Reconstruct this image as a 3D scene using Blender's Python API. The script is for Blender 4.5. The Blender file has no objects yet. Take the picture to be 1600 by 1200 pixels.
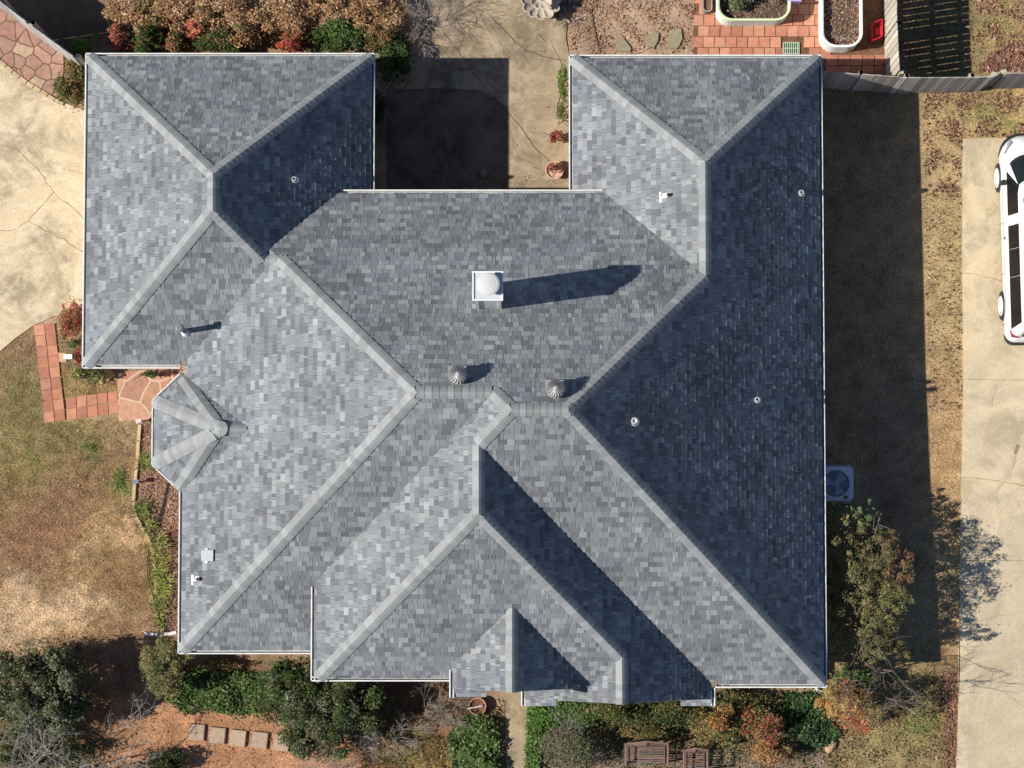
import bpy, math, random
import numpy as np
R=math.radians
random.seed(7); rng=np.random.default_rng(11)
sc=bpy.context.scene
# ---------------------------------------------------------------- camera
FPX=4020.0
CAM=np.array([0.,-4.,60.])
cd=bpy.data.cameras.new('camera'); cam=bpy.data.objects.new('camera',cd); sc.collection.objects.link(cam)
cam.location=CAM; cam.rotation_euler=(math.atan2(4.0,60.0),0,0)
cd.sensor_width=36; cd.lens=FPX/1600*36; cd.clip_start=1; cd.clip_end=1500
sc.camera=cam
# ---------------------------------------------------------------- light
SUN_EL=43.95; SUN_AZ=8.7          # light travels towards +x and a little +y
el,az=R(SUN_EL),R(SUN_AZ)
w=bpy.data.worlds.new('World'); sc.world=w; w.use_nodes=True
nt=w.node_tree; bg=nt.nodes['Background']
sky=nt.nodes.new('ShaderNodeTexSky'); sky.sky_type='NISHITA'; sky.sun_disc=False
sky.sun_elevation=el; sky.sun_rotation=R(180+90-SUN_AZ); sky.air_density=1.0; sky.dust_density=0.1; sky.ozone_density=5.0
nt.links.new(sky.outputs[0],bg.inputs[0]); bg.inputs[1].default_value=0.078
sd=bpy.data.lights.new('sun','SUN'); so=bpy.data.objects.new('sun',sd); sc.collection.objects.link(so)
sd.energy=5.0; sd.angle=R(0.5); sd.color=(1.0,0.95,0.865)
dirv=(math.cos(el)*math.cos(az),math.cos(el)*math.sin(az),-math.sin(el))
import mathutils
so.rotation_euler=mathutils.Vector(dirv).to_track_quat('-Z','Y').to_euler(); so.location=(-20,-5,30)
sc.view_settings.view_transform='Standard'; sc.view_settings.look='None'
sc.view_settings.exposure=0.38; sc.view_settings.gamma=1
sc.cycles.max_bounces=6; sc.cycles.diffuse_bounces=3; sc.cycles.glossy_bounces=2; sc.cycles.transmission_bounces=4

# ---------------------------------------------------------------- projection helpers
_d=-CAM/np.linalg.norm(CAM); _r=np.array([1.,0,0]); _u=np.cross(_r,_d)
def P(px,py,z=0.0):
    v=_d+_r*(px-800)/FPX+_u*(600-py)/FPX
    return CAM+v*((z-CAM[2])/v[2])
def toPx(x,y,z=0.):
    q0,q1,q2=x-CAM[0],y-CAM[1],z-CAM[2]
    k=q0*_d[0]+q1*_d[1]+q2*_d[2]
    return 800+FPX*q0/k, 600-FPX*(q0*_u[0]+q1*_u[1]+q2*_u[2])/k
def hgt(x,y):
    s=np.clip((np.asarray(x,float)-1.)/6.,0,1); s=s*s*(3-2*s)
    return s*np.interp(y,[-6.8,-3,0,7],[0,.22,.34,.46])
def G(px,py,dz=0.0):
    z=0.
    for _ in range(5):
        p=P(px,py,z+dz); z=float(hgt(p[0],p[1]))
    return (p[0],p[1],z+dz)
# ---------------------------------------------------------------- mesh builder
class MB:
    def __init__(s): s.v=[]; s.f=[]; s.c=[]
    def face(s,pts,col=(1,1,1)):
        b=len(s.v); s.v+= [tuple(map(float,p)) for p in pts]; s.f.append(tuple(range(b,b+len(pts)))); s.c.append(col)
    def box(s,x0,x1,y0,y1,z0,z1,col=(1,1,1),bev=0):
        s.hexa([(x0,y0),(x1,y0),(x1,y1),(x0,y1)],z0,z1,col)
    def hexa(s,poly,z0,z1,col=(1,1,1)):
        n=len(poly)
        zz=lambda z,i: z[i] if isinstance(z,(list,tuple)) else z
        s.face([(poly[i][0],poly[i][1],zz(z1,i)) for i in range(n)],col)
        s.face([(poly[i][0],poly[i][1],zz(z0,i)) for i in range(n)][::-1],col)
        for i in range(n):
            j=(i+1)%n
            s.face([(*poly[i],zz(z0,i)),(*poly[j],zz(z0,j)),(*poly[j],zz(z1,j)),(*poly[i],zz(z1,i))],col)
    def bar(s,p0,p1,wd,ht,col=(1,1,1),up=(0,0,1)):
        p0=np.array(p0,float);p1=np.array(p1,float);d=p1-p0;d/=np.linalg.norm(d)
        a=np.cross(d,up); 
        if np.linalg.norm(a)<1e-3: a=np.cross(d,(1,0,0))
        a/=np.linalg.norm(a); b=np.cross(a,d)
        q=[a*wd/2+b*ht/2,-a*wd/2+b*ht/2,-a*wd/2-b*ht/2,a*wd/2-b*ht/2]
        for i in range(4):
            j=(i+1)%4; s.face([p0+q[i],p1+q[i],p1+q[j],p0+q[j]],col)
        s.face([p0+k for k in q[::-1]],col); s.face([p1+k for k in q],col)
    def tube(s,p0,p1,r0,r1,n=6,col=(1,1,1),caps=False):
        p0=np.array(p0,float);p1=np.array(p1,float);d=p1-p0;L=np.linalg.norm(d)
        if L<1e-6:return
        d/=L; a=np.cross(d,(0,0,1))
        if np.linalg.norm(a)<1e-3:a=np.array([1.,0,0])
        a/=np.linalg.norm(a);b=np.cross(d,a)
        A=[p0+r0*(a*math.cos(t)+b*math.sin(t)) for t in np.arange(n)*2*math.pi/n]
        B=[p1+r1*(a*math.cos(t)+b*math.sin(t)) for t in np.arange(n)*2*math.pi/n]
        for i in range(n):
            j=(i+1)%n; s.face([A[i],B[i],B[j],A[j]],col)
        if caps: s.face(A,col); s.face(B[::-1],col)
    def path(s,pts,r,n=6,col=(1,1,1)):
        for i in range(len(pts)-1): s.tube(pts[i],pts[i+1],r,r,n,col)
    def lathe(s,c,prof,n=24,col=(1,1,1),lobe=None,cap0=False,cap1=False):
        rings=[]
        for (r,z) in prof:
            ring=[]
            for i in range(n):
                t=2*math.pi*i/n; rr=r*(lobe(t) if lobe else 1)
                ring.append((c[0]+rr*math.cos(t),c[1]+rr*math.sin(t),c[2]+z))
            rings.append(ring)
        for k in range(len(rings)-1):
            for i in range(n):
                j=(i+1)%n; s.face([rings[k][i],rings[k][j],rings[k+1][j],rings[k+1][i]],col)
        if cap0: s.face(rings[0][::-1],col)
        if cap1: s.face(rings[-1],col)
    def build(s,name,m,parent=None,smooth=False,weld=False):
        me=bpy.data.meshes.new(name); me.from_pydata(s.v,[],s.f)
        at=me.color_attributes.new('Col','FLOAT_COLOR','CORNER')
        cnt=[len(f) for f in s.f]
        c=np.repeat(np.array([(*k[:3],1.) for k in s.c],dtype=np.float32),cnt,axis=0)
        at.data.foreach_set('color',c.ravel())
        me.materials.append(m)
        if weld:
            import bmesh
            bm=bmesh.new();bm.from_mesh(me);bmesh.ops.remove_doubles(bm,verts=bm.verts,dist=1e-4)
            bmesh.ops.recalc_face_normals(bm,faces=bm.faces);bm.to_mesh(me);bm.free()
        if smooth: me.polygons.foreach_set('use_smooth',[True]*len(me.polygons))
        me.update()
        return link(name,me,parent)
def link(name,me,parent=None):
    o=bpy.data.objects.new(name,me); sc.collection.objects.link(o)
    if parent:
        o.parent=parent; o.matrix_parent_inverse=mathutils.Matrix.Translation(parent.location).inverted() if parent.parent is None and parent.type=='EMPTY' else mathutils.Matrix()
    return o
def fastmesh(name,V,k,C,m,parent=None):
    """V (N,k,3) separate k-gons, C (N,3)"""
    N=len(V); me=bpy.data.meshes.new(name)
    me.vertices.add(N*k); me.vertices.foreach_set('co',V.astype(np.float32).ravel())
    me.loops.add(N*k); me.loops.foreach_set('vertex_index',np.arange(N*k,dtype=np.int32))
    me.polygons.add(N); me.polygons.foreach_set('loop_start',np.arange(0,N*k,k,dtype=np.int32))
    me.polygons.foreach_set('loop_total',np.full(N,k,dtype=np.int32))
    me.update(calc_edges=True)
    at=me.color_attributes.new('Col','FLOAT_COLOR','CORNER')
    c=np.repeat(np.concatenate([C,np.ones((N,1))],1).astype(np.float32),k,axis=0)
    at.data.foreach_set('color',c.ravel()); me.materials.append(m)
    return link(name,me,parent)
def tag(o,label=None,cat=None,group=None,kind=None):
    if label:o['label']=label
    if cat:o['category']=cat
    if group:o['group']=group
    if kind:o['kind']=kind
    return o
def empty(name,loc,label,cat,group=None,rz=0):
    o=bpy.data.objects.new(name,None); sc.collection.objects.link(o); o.location=loc
    o.empty_display_size=.2
    return tag(o,label,cat,group)
# ---------------------------------------------------------------- materials
def mat(name,rough=.85,noise=.15,nscale=20.,bump=0.,bscale=60.,tint=(1,1,1),metal=0,big=0.,bigs=1.5,trans=0.,spec=.3,detail=4):
    m=bpy.data.materials.new(name); m.use_nodes=True; n=m.node_tree; L=n.links
    bs=n.nodes['Principled BSDF']; bs.inputs['Roughness'].default_value=rough; bs.inputs['Metallic'].default_value=metal
    bs.inputs['Specular IOR Level'].default_value=spec
    a=n.nodes.new('ShaderNodeAttribute'); a.attribute_name='Col'
    tc=n.nodes.new('ShaderNodeNewGeometry')
    col=a.outputs['Color']
    def mul(c,fac,lo,hi,sc_,det=detail,rgh=.6):
        t=n.nodes.new('ShaderNodeTexNoise'); t.inputs['Scale'].default_value=sc_; t.inputs['Detail'].default_value=det
        t.inputs['Roughness'].default_value=rgh
        L.new(tc.outputs['Position'],t.inputs['Vector'])
        mr=n.nodes.new('ShaderNodeMapRange'); mr.inputs[1].default_value=.3; mr.inputs[2].default_value=.7
        mr.inputs[3].default_value=lo; mr.inputs[4].default_value=hi
        L.new(t.outputs[0],mr.inputs[0])
        v=n.nodes.new('ShaderNodeVectorMath'); v.operation='SCALE'
        L.new(c,v.inputs[0]); L.new(mr.outputs[0],v.inputs['Scale']); return v.outputs[0]
    if noise: col=mul(col,1,1-noise,1+noise,nscale)
    if big: col=mul(col,1,1-big,1+big,bigs,3,.5)
    if tint!=(1,1,1):
        v=n.nodes.new('ShaderNodeVectorMath'); v.operation='MULTIPLY'; v.inputs[1].default_value=tint
        L.new(col,v.inputs[0]); col=v.outputs[0]
    L.new(col,bs.inputs['Base Color'])
    if bump:
        t=n.nodes.new('ShaderNodeTexNoise'); t.inputs['Scale'].default_value=bscale; t.inputs['Detail'].default_value=5
        L.new(tc.outputs['Position'],t.inputs['Vector'])
        b=n.nodes.new('ShaderNodeBump'); b.inputs['Strength'].default_value=bump; b.inputs['Distance'].default_value=.02
        L.new(t.outputs[0],b.inputs['Height']); L.new(b.outputs[0],bs.inputs['Normal'])
    if trans:
        tr=n.nodes.new('ShaderNodeBsdfTranslucent'); L.new(col,tr.inputs['Color'])
        mx=n.nodes.new('ShaderNodeMixShader'); mx.inputs[0].default_value=trans
        L.new(bs.outputs[0],mx.inputs[1]); L.new(tr.outputs[0],mx.inputs[2])
        L.new(mx.outputs[0],n.nodes['Material Output'].inputs['Surface'])
    return m
def voronoi_mat(name,scale,cols,joint,jw=.03,rough=.85):
    m=bpy.data.materials.new(name); m.use_nodes=True; n=m.node_tree; L=n.links
    bs=n.nodes['Principled BSDF']; bs.inputs['Roughness'].default_value=rough; bs.inputs['Specular IOR Level'].default_value=.2
    g=n.nodes.new('ShaderNodeNewGeometry')
    nz=n.nodes.new('ShaderNodeTexNoise'); nz.inputs['Scale'].default_value=3
    L.new(g.outputs['Position'],nz.inputs['Vector'])
    ad=n.nodes.new('ShaderNodeVectorMath'); ad.operation='MULTIPLY_ADD'; ad.inputs[1].default_value=(.12,.12,.0)
    L.new(nz.outputs['Color'],ad.inputs[0]); L.new(g.outputs['Position'],ad.inputs[2])
    v1=n.nodes.new('ShaderNodeTexVoronoi'); v1.feature='F1'; v1.voronoi_dimensions='2D'; v1.inputs['Scale'].default_value=scale
    v2=n.nodes.new('ShaderNodeTexVoronoi'); v2.feature='DISTANCE_TO_EDGE'; v2.voronoi_dimensions='2D'; v2.inputs['Scale'].default_value=scale
    L.new(ad.outputs[0],v1.inputs['Vector']); L.new(ad.outputs[0],v2.inputs['Vector'])
    sp=n.nodes.new('ShaderNodeSeparateColor'); L.new(v1.outputs['Color'],sp.inputs[0])
    cr=n.nodes.new('ShaderNodeValToRGB'); cr.color_ramp.interpolation='CONSTANT'
    e=cr.color_ramp.elements
    while len(e)<len(cols): e.new(.5)
    for i,c in enumerate(cols): e[i].position=i/len(cols); e[i].color=(*c,1)
    L.new(sp.outputs[0],cr.inputs[0])
    t=n.nodes.new('ShaderNodeTexNoise'); t.inputs['Scale'].default_value=9; t.inputs['Detail'].default_value=6
    L.new(g.outputs['Position'],t.inputs['Vector'])
    mr=n.nodes.new('ShaderNodeMapRange'); mr.inputs[1].default_value=.3;mr.inputs[2].default_value=.7;mr.inputs[3].default_value=.82;mr.inputs[4].default_value=1.15
    L.new(t.outputs[0],mr.inputs[0])
    sv=n.nodes.new('ShaderNodeVectorMath'); sv.operation='SCALE'; L.new(cr.outputs[0],sv.inputs[0]); L.new(mr.outputs[0],sv.inputs['Scale'])
    th=n.nodes.new('ShaderNodeMapRange'); th.inputs[1].default_value=jw*.6; th.inputs[2].default_value=jw
    L.new(v2.outputs['Distance'],th.inputs[0])
    mx=n.nodes.new('ShaderNodeMix'); mx.data_type='RGBA'
    L.new(th.outputs[0],mx.inputs[0]); mx.inputs[6].default_value=(*joint,1); L.new(sv.outputs[0],mx.inputs[7])
    L.new(mx.outputs[2],bs.inputs['Base Color'])
    b=n.nodes.new('ShaderNodeBump'); b.inputs['Strength'].default_value=.5; b.inputs['Distance'].default_value=.015
    L.new(th.outputs[0],b.inputs['Height']); L.new(b.outputs[0],bs.inputs['Normal'])
    return m
def concrete_mat(name,base,stain,light,ragg=.12,crack=.0):
    m=bpy.data.materials.new(name); m.use_nodes=True; n=m.node_tree; L=n.links
    bs=n.nodes['Principled BSDF']; bs.inputs['Roughness'].default_value=.9; bs.inputs['Specular IOR Level'].default_value=.2
    g=n.nodes.new('ShaderNodeNewGeometry')
    def noise(s,d,r=.6,dist=0):
        t=n.nodes.new('ShaderNodeTexNoise'); t.inputs['Scale'].default_value=s; t.inputs['Detail'].default_value=d; t.inputs['Roughness'].default_value=r; t.inputs['Distortion'].default_value=dist
        L.new(g.outputs['Position'],t.inputs['Vector']); return t.outputs[0]
    def ramp(x,a,b,lo,hi):
        mr=n.nodes.new('ShaderNodeMapRange'); 
        for i,v in zip((1,2,3,4),(a,b,lo,hi)): mr.inputs[i].default_value=v
        L.new(x,mr.inputs[0]); return mr.outputs[0]
    def mix(f,a,b):
        mx=n.nodes.new('ShaderNodeMix'); mx.data_type='RGBA'; L.new(f,mx.inputs[0])
        for s,v in ((6,a),(7,b)):
            if isinstance(v,tuple): mx.inputs[s].default_value=(*v,1)
            else: L.new(v,mx.inputs[s])
        return mx.outputs[2]
    c=mix(ramp(noise(.55,9,.72,.9),.44,.60,0,1),base,stain)
    c=mix(ramp(noise(2.3,9,.75,.6),.48,.68,0,.8),c,light)
    sc2=n.nodes.new('ShaderNodeVectorMath'); sc2.operation='SCALE'; L.new(c,sc2.inputs[0]); L.new(ramp(noise(45,6,.75),.25,.75,1-ragg*2,1+ragg*2),sc2.inputs['Scale'])
    c=sc2.outputs[0]
    L.new(c,bs.inputs['Base Color'])
    b=n.nodes.new('ShaderNodeBump'); b.inputs['Strength'].default_value=.25; b.inputs['Distance'].default_value=.01
    L.new(noise(90,3),b.inputs['Height']); L.new(b.outputs[0],bs.inputs['Normal'])
    return m
M={}
M['shingle']=mat('shingle',.92,.12,70.,.35,160.,big=.15,bigs=.8,spec=.12)
M['cap']=mat('ridge_shingle',.9,.06,9.,.3,160.,spec=.12)
M['white']=mat('white_paint',.5,.12,5.,spec=.3,tint=(.84,.84,.84))
M['metal']=mat('galvanised',.55,.08,12.,metal=.55,spec=.5)
M['paint']=mat('painted_metal',.6,.06,8.,spec=.3)
M['carpaint']=mat('car_paint',.12,.0,5.,spec=.6)
M['glass']=mat('dark_glass',.1,.0,5.,spec=.22,tint=(.45,.45,.5))
M['black']=mat('black_trim',.6,.1,30.)
M['brick']=mat('brick',.9,.2,14.,.4,30.)
M['wood']=mat('weathered_wood',.9,.22,16.,.4,70.,spec=.15)
M['leaf']=mat('leaf',.75,.12,6.,trans=.22,spec=.1,tint=(1.05,1.02,.94))
M['bark']=mat('bark',.9,.2,40.,spec=.1)
M['stone']=mat('stone',.9,.18,12.,.5,40.,spec=.15)
M['clay']=mat('terracotta',.9,.14,9.,.2,60.,spec=.12,big=.08,bigs=2.)
M['soil']=mat('soil',.97,.45,22.,1.,30.,spec=.05,big=.3,bigs=1.8,detail=9)
M['ground']=mat('dry_lawn',.97,.45,30.,1.,60.,spec=.05,big=.28,bigs=2.2,detail=9)
M['dust']=mat('litter',.85,.1,9.,spec=.1,trans=.1)
M['driveway']=concrete_mat('driveway_concrete',(.56,.45,.295),(.31,.25,.165),(.66,.55,.39),.2)
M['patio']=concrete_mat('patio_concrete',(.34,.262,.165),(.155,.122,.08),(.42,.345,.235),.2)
M['eastdrive']=concrete_mat('east_concrete',(.55,.445,.295),(.37,.30,.20),(.59,.49,.34),.14)
M['agg']=concrete_mat('exposed_aggregate',(.47,.385,.262),(.38,.31,.21),(.52,.43,.30),.2)
M['shadeslab']=concrete_mat('shade_tinted_slab',(.15,.12,.09),(.08,.065,.05),(.19,.16,.125),.25)
M['flag']=voronoi_mat('flagstone',2.9,[(.33,.19,.135),(.38,.225,.165),(.31,.18,.135),(.40,.28,.19),(.30,.16,.12)],(.12,.07,.04),.045)
M['flag2']=voronoi_mat('porch_flagstone',1.75,[(.45,.22,.14),(.43,.235,.155),(.48,.265,.18),(.38,.2,.14)],(.54,.40,.27),.045)

# ---------------------------------------------------------------- polygon clipping
def clip(poly,a,b,c):
    """keep a*x+b*y+c>=0"""
    out=[];n=len(poly)
    for i in range(n):
        p=poly[i];q=poly[(i+1)%n];dp=a*p[0]+b*p[1]+c;dq=a*q[0]+b*q[1]+c
        if dp>=0: out.append(p)
        if (dp>=0)!=(dq>=0):
            t=dp/(dp-dq); out.append((p[0]+t*(q[0]-p[0]),p[1]+t*(q[1]-p[1])))
    return out
def area(poly):
    return .5*sum(poly[i][0]*poly[(i+1)%len(poly)][1]-poly[(i+1)%len(poly)][0]*poly[i][1] for i in range(len(poly))) if len(poly)>2 else 0
# ================================================================ GROUND
GS=.5
def blob_color(px,py):
    """what grows / lies where: colour patches of turf, soil and litter, with the east shade warmed (pixel-plan positions)"""
    px=np.asarray(px,float);py=np.asarray(py,float)
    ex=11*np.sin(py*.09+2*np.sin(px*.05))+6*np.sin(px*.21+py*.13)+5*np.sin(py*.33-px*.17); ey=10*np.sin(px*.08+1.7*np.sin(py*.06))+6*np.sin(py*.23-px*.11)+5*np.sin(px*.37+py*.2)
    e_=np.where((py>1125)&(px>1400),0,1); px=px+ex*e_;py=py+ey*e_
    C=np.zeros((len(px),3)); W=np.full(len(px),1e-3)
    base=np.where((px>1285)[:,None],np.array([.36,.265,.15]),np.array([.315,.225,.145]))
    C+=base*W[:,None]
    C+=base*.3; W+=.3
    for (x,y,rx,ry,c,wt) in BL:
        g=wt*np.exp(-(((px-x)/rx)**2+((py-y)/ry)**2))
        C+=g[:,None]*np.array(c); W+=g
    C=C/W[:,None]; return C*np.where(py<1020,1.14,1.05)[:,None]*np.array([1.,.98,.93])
BL=[ # west lawn
 (60,700,70,60,(.20,.17,.08),2),(130,760,60,50,(.21,.13,.08),2),(60,830,70,60,(.23,.12,.08),2),(160,820,40,50,(.29,.21,.11),2),
 (178,838,26,12,(.52,.37,.24),6),(150,820,14,20,(.46,.33,.2),4),(130,856,10,8,(.46,.34,.24),6),(110,800,60,40,(.23,.14,.09),2),(20,760,40,60,(.22,.17,.08),2),(190,900,40,40,(.22,.13,.07),2),
 (75,962,46,15,(.52,.39,.28),8),(118,932,30,11,(.49,.365,.26),7),(30,990,36,15,(.42,.31,.21),5),(40,935,22,26,(.47,.35,.25),6),(150,948,26,9,(.42,.31,.215),5),(125,965,14,12,(.55,.38,.25),6),(130,990,40,12,(.38,.25,.14),3),
 (100,900,80,50,(.27,.18,.10),2),(140,698,12,10,(.08,.14,.04),4),(60,720,14,10,(.12,.16,.05),2),(186,750,8,16,(.09,.16,.04),4),(30,620,30,40,(.17,.15,.07),2),
 (25,545,30,30,(.22,.15,.09),3),(90,600,20,20,(.24,.17,.09),2),(150,610,25,12,(.26,.18,.09),4),(140,570,30,30,(.22,.17,.09),2),
 (160,1040,60,50,(.22,.13,.085),4),(200,1090,50,30,(.30,.16,.09),3),(330,1130,140,40,(.42,.20,.10),5),(240,1160,60,30,(.38,.18,.09),4),
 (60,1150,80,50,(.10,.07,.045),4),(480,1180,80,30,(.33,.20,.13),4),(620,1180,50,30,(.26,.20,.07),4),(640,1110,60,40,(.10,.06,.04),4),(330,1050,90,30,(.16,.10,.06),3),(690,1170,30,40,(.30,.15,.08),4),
 (560,1195,50,14,(.36,.24,.16),4),
 # south-east
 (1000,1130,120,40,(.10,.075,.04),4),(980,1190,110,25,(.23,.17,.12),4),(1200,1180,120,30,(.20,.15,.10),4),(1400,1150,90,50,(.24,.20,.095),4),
 (1436,1133,22,12,(.09,.16,.03),7),(1390,1070,60,30,(.21,.17,.08),3),(1480,1130,16,90,(.20,.11,.07),4),(1330,1190,60,20,(.26,.21,.10),3),(1450,1190,60,20,(.28,.21,.12),3),
 # east strip; wall-side patches tinted redder to warm the house shade
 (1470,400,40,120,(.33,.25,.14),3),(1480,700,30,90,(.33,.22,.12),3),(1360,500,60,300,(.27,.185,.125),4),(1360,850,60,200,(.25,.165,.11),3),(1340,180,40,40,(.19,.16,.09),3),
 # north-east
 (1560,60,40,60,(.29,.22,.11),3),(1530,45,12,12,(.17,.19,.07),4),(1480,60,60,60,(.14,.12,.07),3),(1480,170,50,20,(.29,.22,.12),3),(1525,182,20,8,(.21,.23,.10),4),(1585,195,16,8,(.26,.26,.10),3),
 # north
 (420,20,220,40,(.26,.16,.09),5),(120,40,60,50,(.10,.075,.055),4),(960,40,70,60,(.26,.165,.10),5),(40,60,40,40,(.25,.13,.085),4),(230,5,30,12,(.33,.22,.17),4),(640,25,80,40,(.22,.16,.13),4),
]
def grid_lines():
    inner=np.arange(-14,14.01,.25); 
    xo=np.array([-300,-150,-80,-45,-28,-20,-16]); return np.concatenate([xo,inner,-xo[::-1]])
gx=grid_lines(); gy=grid_lines()
X,Y=np.meshgrid(gx,gy); Z=hgt(X,Y)
V=np.stack([X.ravel(),Y.ravel(),Z.ravel()],1); nx_,ny_=len(gx),len(gy)
F=[(j*nx_+i,j*nx_+i+1,(j+1)*nx_+i+1,(j+1)*nx_+i) for j in range(ny_-1) for i in range(nx_-1)]
me=bpy.data.meshes.new('ground'); me.from_pydata(V.tolist(),[],F)
at=me.color_attributes.new('Col','FLOAT_COLOR','POINT')
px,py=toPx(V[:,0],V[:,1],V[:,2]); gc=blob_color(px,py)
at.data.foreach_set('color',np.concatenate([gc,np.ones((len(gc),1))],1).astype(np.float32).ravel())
me.materials.append(M['ground']); ground=link('ground',me); tag(ground,kind='structure')
def wob(poly,amp=2.,step=14):
    out=[];n=len(poly)
    for i in range(n):
        a=np.array(poly[i],float);b=np.array(poly[(i+1)%n],float);k=max(1,int(np.linalg.norm(b-a)/step))
        for t in range(k):
            p=a+(b-a)*t/k
            out.append(tuple(p+(rng.normal(0,amp,2) if t else 0)))
    return out
def drape(name,pxpoly,off,m,col=(1,1,1),parent=None,kind='structure',label=None,thick=None,colfn=None):
    poly=[G(x,y)[:2] for x,y in pxpoly]
    if area(poly)<0: poly=poly[::-1]
    mb=MB(); g=.25
    xs=[p[0] for p in poly]; ys=[p[1] for p in poly]
    for i in range(int(math.floor(min(xs)/g)),int(math.ceil(max(xs)/g))):
        q=clip(clip(poly,1,0,-i*g),-1,0,(i+1)*g)
        if len(q)<3: continue
        for j in range(int(math.floor(min(ys)/g)),int(math.ceil(max(ys)/g))):
            r=clip(clip(q,0,1,-j*g),0,-1,(j+1)*g)
            if len(r)<3 or area(r)<1e-6: continue
            mb.face([(x,y,float(hgt(x,y))+off) for x,y in r],colfn(r[0]) if colfn else col)
    n=len(poly)
    for i in range(n):
        a=poly[i];b=poly[(i+1)%n];za=float(hgt(*a));zb=float(hgt(*b))
        mb.face([(*a,za-.05),(*b,zb-.05),(*b,zb+off),(*a,za+off)],colfn(a) if colfn else col)
    o=mb.build(name,m,parent)
    if parent is None and kind: o['kind']=kind
    if label:o['label']=label
    return o
def ribbon(mb,pts,wd,off,col,jit=0.):
    pts=[np.array(G(*p)) for p in pts]
    out=[]
    for i in range(len(pts)-1):
        k=max(1,int(np.linalg.norm(pts[i+1]-pts[i])/.12))
        for t in range(k):
            p=pts[i]+(pts[i+1]-pts[i])*t/k
            if jit and (i or t): p=p+np.array([rng.normal(0,jit),rng.normal(0,jit),0])
            out.append(p)
    out.append(pts[-1])
    L_=[];R_=[]
    for i,p in enumerate(out):
        d=out[min(i+1,len(out)-1)]-out[max(i-1,0)]; d[2]=0; d/=np.linalg.norm(d)+1e-9
        nrm=np.array([-d[1],d[0],0]); ww=wd*(1 if not jit else rng.uniform(.4,1.2))/2
        for lst,s in((L_,1),(R_,-1)):
            q=p+nrm*ww*s; lst.append((q[0],q[1],float(hgt(q[0],q[1]))+off))
    for i in range(len(out)-1): mb.face([L_[i],R_[i],R_[i+1],L_[i+1]],col)
# --- hard surfaces
drv=drape('driveway',[(-330,60),(-30,78),(0,97),(40,127),(85,155),(130,172),(260,172),(260,480),(128,476),(100,489),(55,507),(25,528),(0,549),(-60,600),(-330,700)],.03,M['driveway'])
mb=MB()
for pl in [[(-20,222),(25,232),(45,252),(65,270),(78,292)],[(78,292),(84,301),(110,322),(135,345)],[(84,300),(62,326),(45,345),(28,358),(-10,362)],[(45,345),(70,360),(100,375),(135,398)]]:
    ribbon(mb,pl,.014,.034,(.20,.15,.10),.012)
mb.build('crack',M['soil'],drv)
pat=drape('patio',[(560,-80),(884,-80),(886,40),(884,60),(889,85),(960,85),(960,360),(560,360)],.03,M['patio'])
drape('patio_shade_slab',[(604,141),(700,139),(757,142),(788,165),(796,176),(796,360),(604,360)],.034,M['shadeslab'])  # slab coloured darker to deepen the courtyard shade, cut at the shadow's edge
mb=MB()
for pl in [[(683,35),(715,80),(740,115),(765,145),(790,172),(815,200),(835,230),(858,252)],[(840,52),(853,67)],[(820,78),(860,92),(884,95)],[(760,20),(800,60),(826,84)],[(605,140),(700,139),(757,142)]]:
    ribbon(mb,pl,.014,.038,(.07,.055,.045),.01)
mb.build('joint',M['soil'],pat)
ed=drape('east_driveway',[(1504,217),(1560,216),(2100,214),(2100,1400),(1491,1400),(1494,1200),(1497,1100),(1500,850),(1505,600),(1503,400)],.05,M['eastdrive'])
drape('aggregate_paving',wob([(1562,812),(1548,870),(1536,930),(1530,990),(1522,1030),(1516,1060),(1512,1110),(1511,1400),(2100,1400),(2100,790),(1600,800)],.8,20),.054,M['agg'])
mb=MB()
ribbon(mb,[(1504,427),(1530,431),(1560,438),(1600,447)],.012,.054,(.2,.15,.1),.01)
ribbon(mb,[(1503,593),(1600,594),(1800,595)],.012,.054,(.22,.17,.12),.003)
ribbon(mb,[(1503,746),(1530,748),(1560,752),(1585,757),(1620,762)],.014,.054,(.2,.15,.1),.012)
ribbon(mb,[(1500,875),(1540,876),(1620,876)],.012,.058,(.2,.15,.1),.003)
ribbon(mb,[(1560,1067),(1620,1070)],.012,.058,(.2,.15,.1),.003)
mb.build('crack',M['soil'],ed)
mb=MB() # tyre marks and spill stains on the concrete
for pl,wd in (([(1590,695),(1578,735),(1560,760),(1545,785)],.12),([(1555,600),(1548,620),(1544,634)],.16),([(1588,690),(1586,710)],.12)):
    ribbon(mb,pl,wd,.0575,(.29,.24,.165),.006)
mb.build('stain',M['agg'],ed)
fn=drape('flagstone_terrace',wob([(-60,10),(16,20),(60,52),(99,84),(99,112),(90,152),(60,138),(30,118),(0,93),(-60,60)],.7),.04,M['flag'])
fp=drape('porch_flagstones',[(183,583),(300,570),(300,655),(236,655),(187,658)],.05,M['flag2'])
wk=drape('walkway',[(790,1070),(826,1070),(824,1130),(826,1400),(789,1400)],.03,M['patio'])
drape('leafy_bed',wob([(886,-80),(1083,-80),(1083,90),(889,90)],1.2),.015,M['soil'],(.31,.215,.145))
drape('mulch_bed',wob([(221,657),(217,700),(211,780),(214,805),(236,842),(244,870),(246,992),(310,992),(310,640)],.8),.02,M['soil'],(.25,.15,.10))
drape('clay_soil',wob([(205,1080),(262,1100),(430,1118),(470,1160),(600,1150),(625,1205),(640,1300),(130,1300),(180,1190),(195,1130)],4),.012,M['soil'],(.36,.185,.10))
drape('dirt_path',wob([(905,1200),(955,1168),(1040,1155),(1105,1185),(1290,1165),(1290,1300),(880,1300)],2),.012,M['soil'],(.20,.145,.105))
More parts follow.
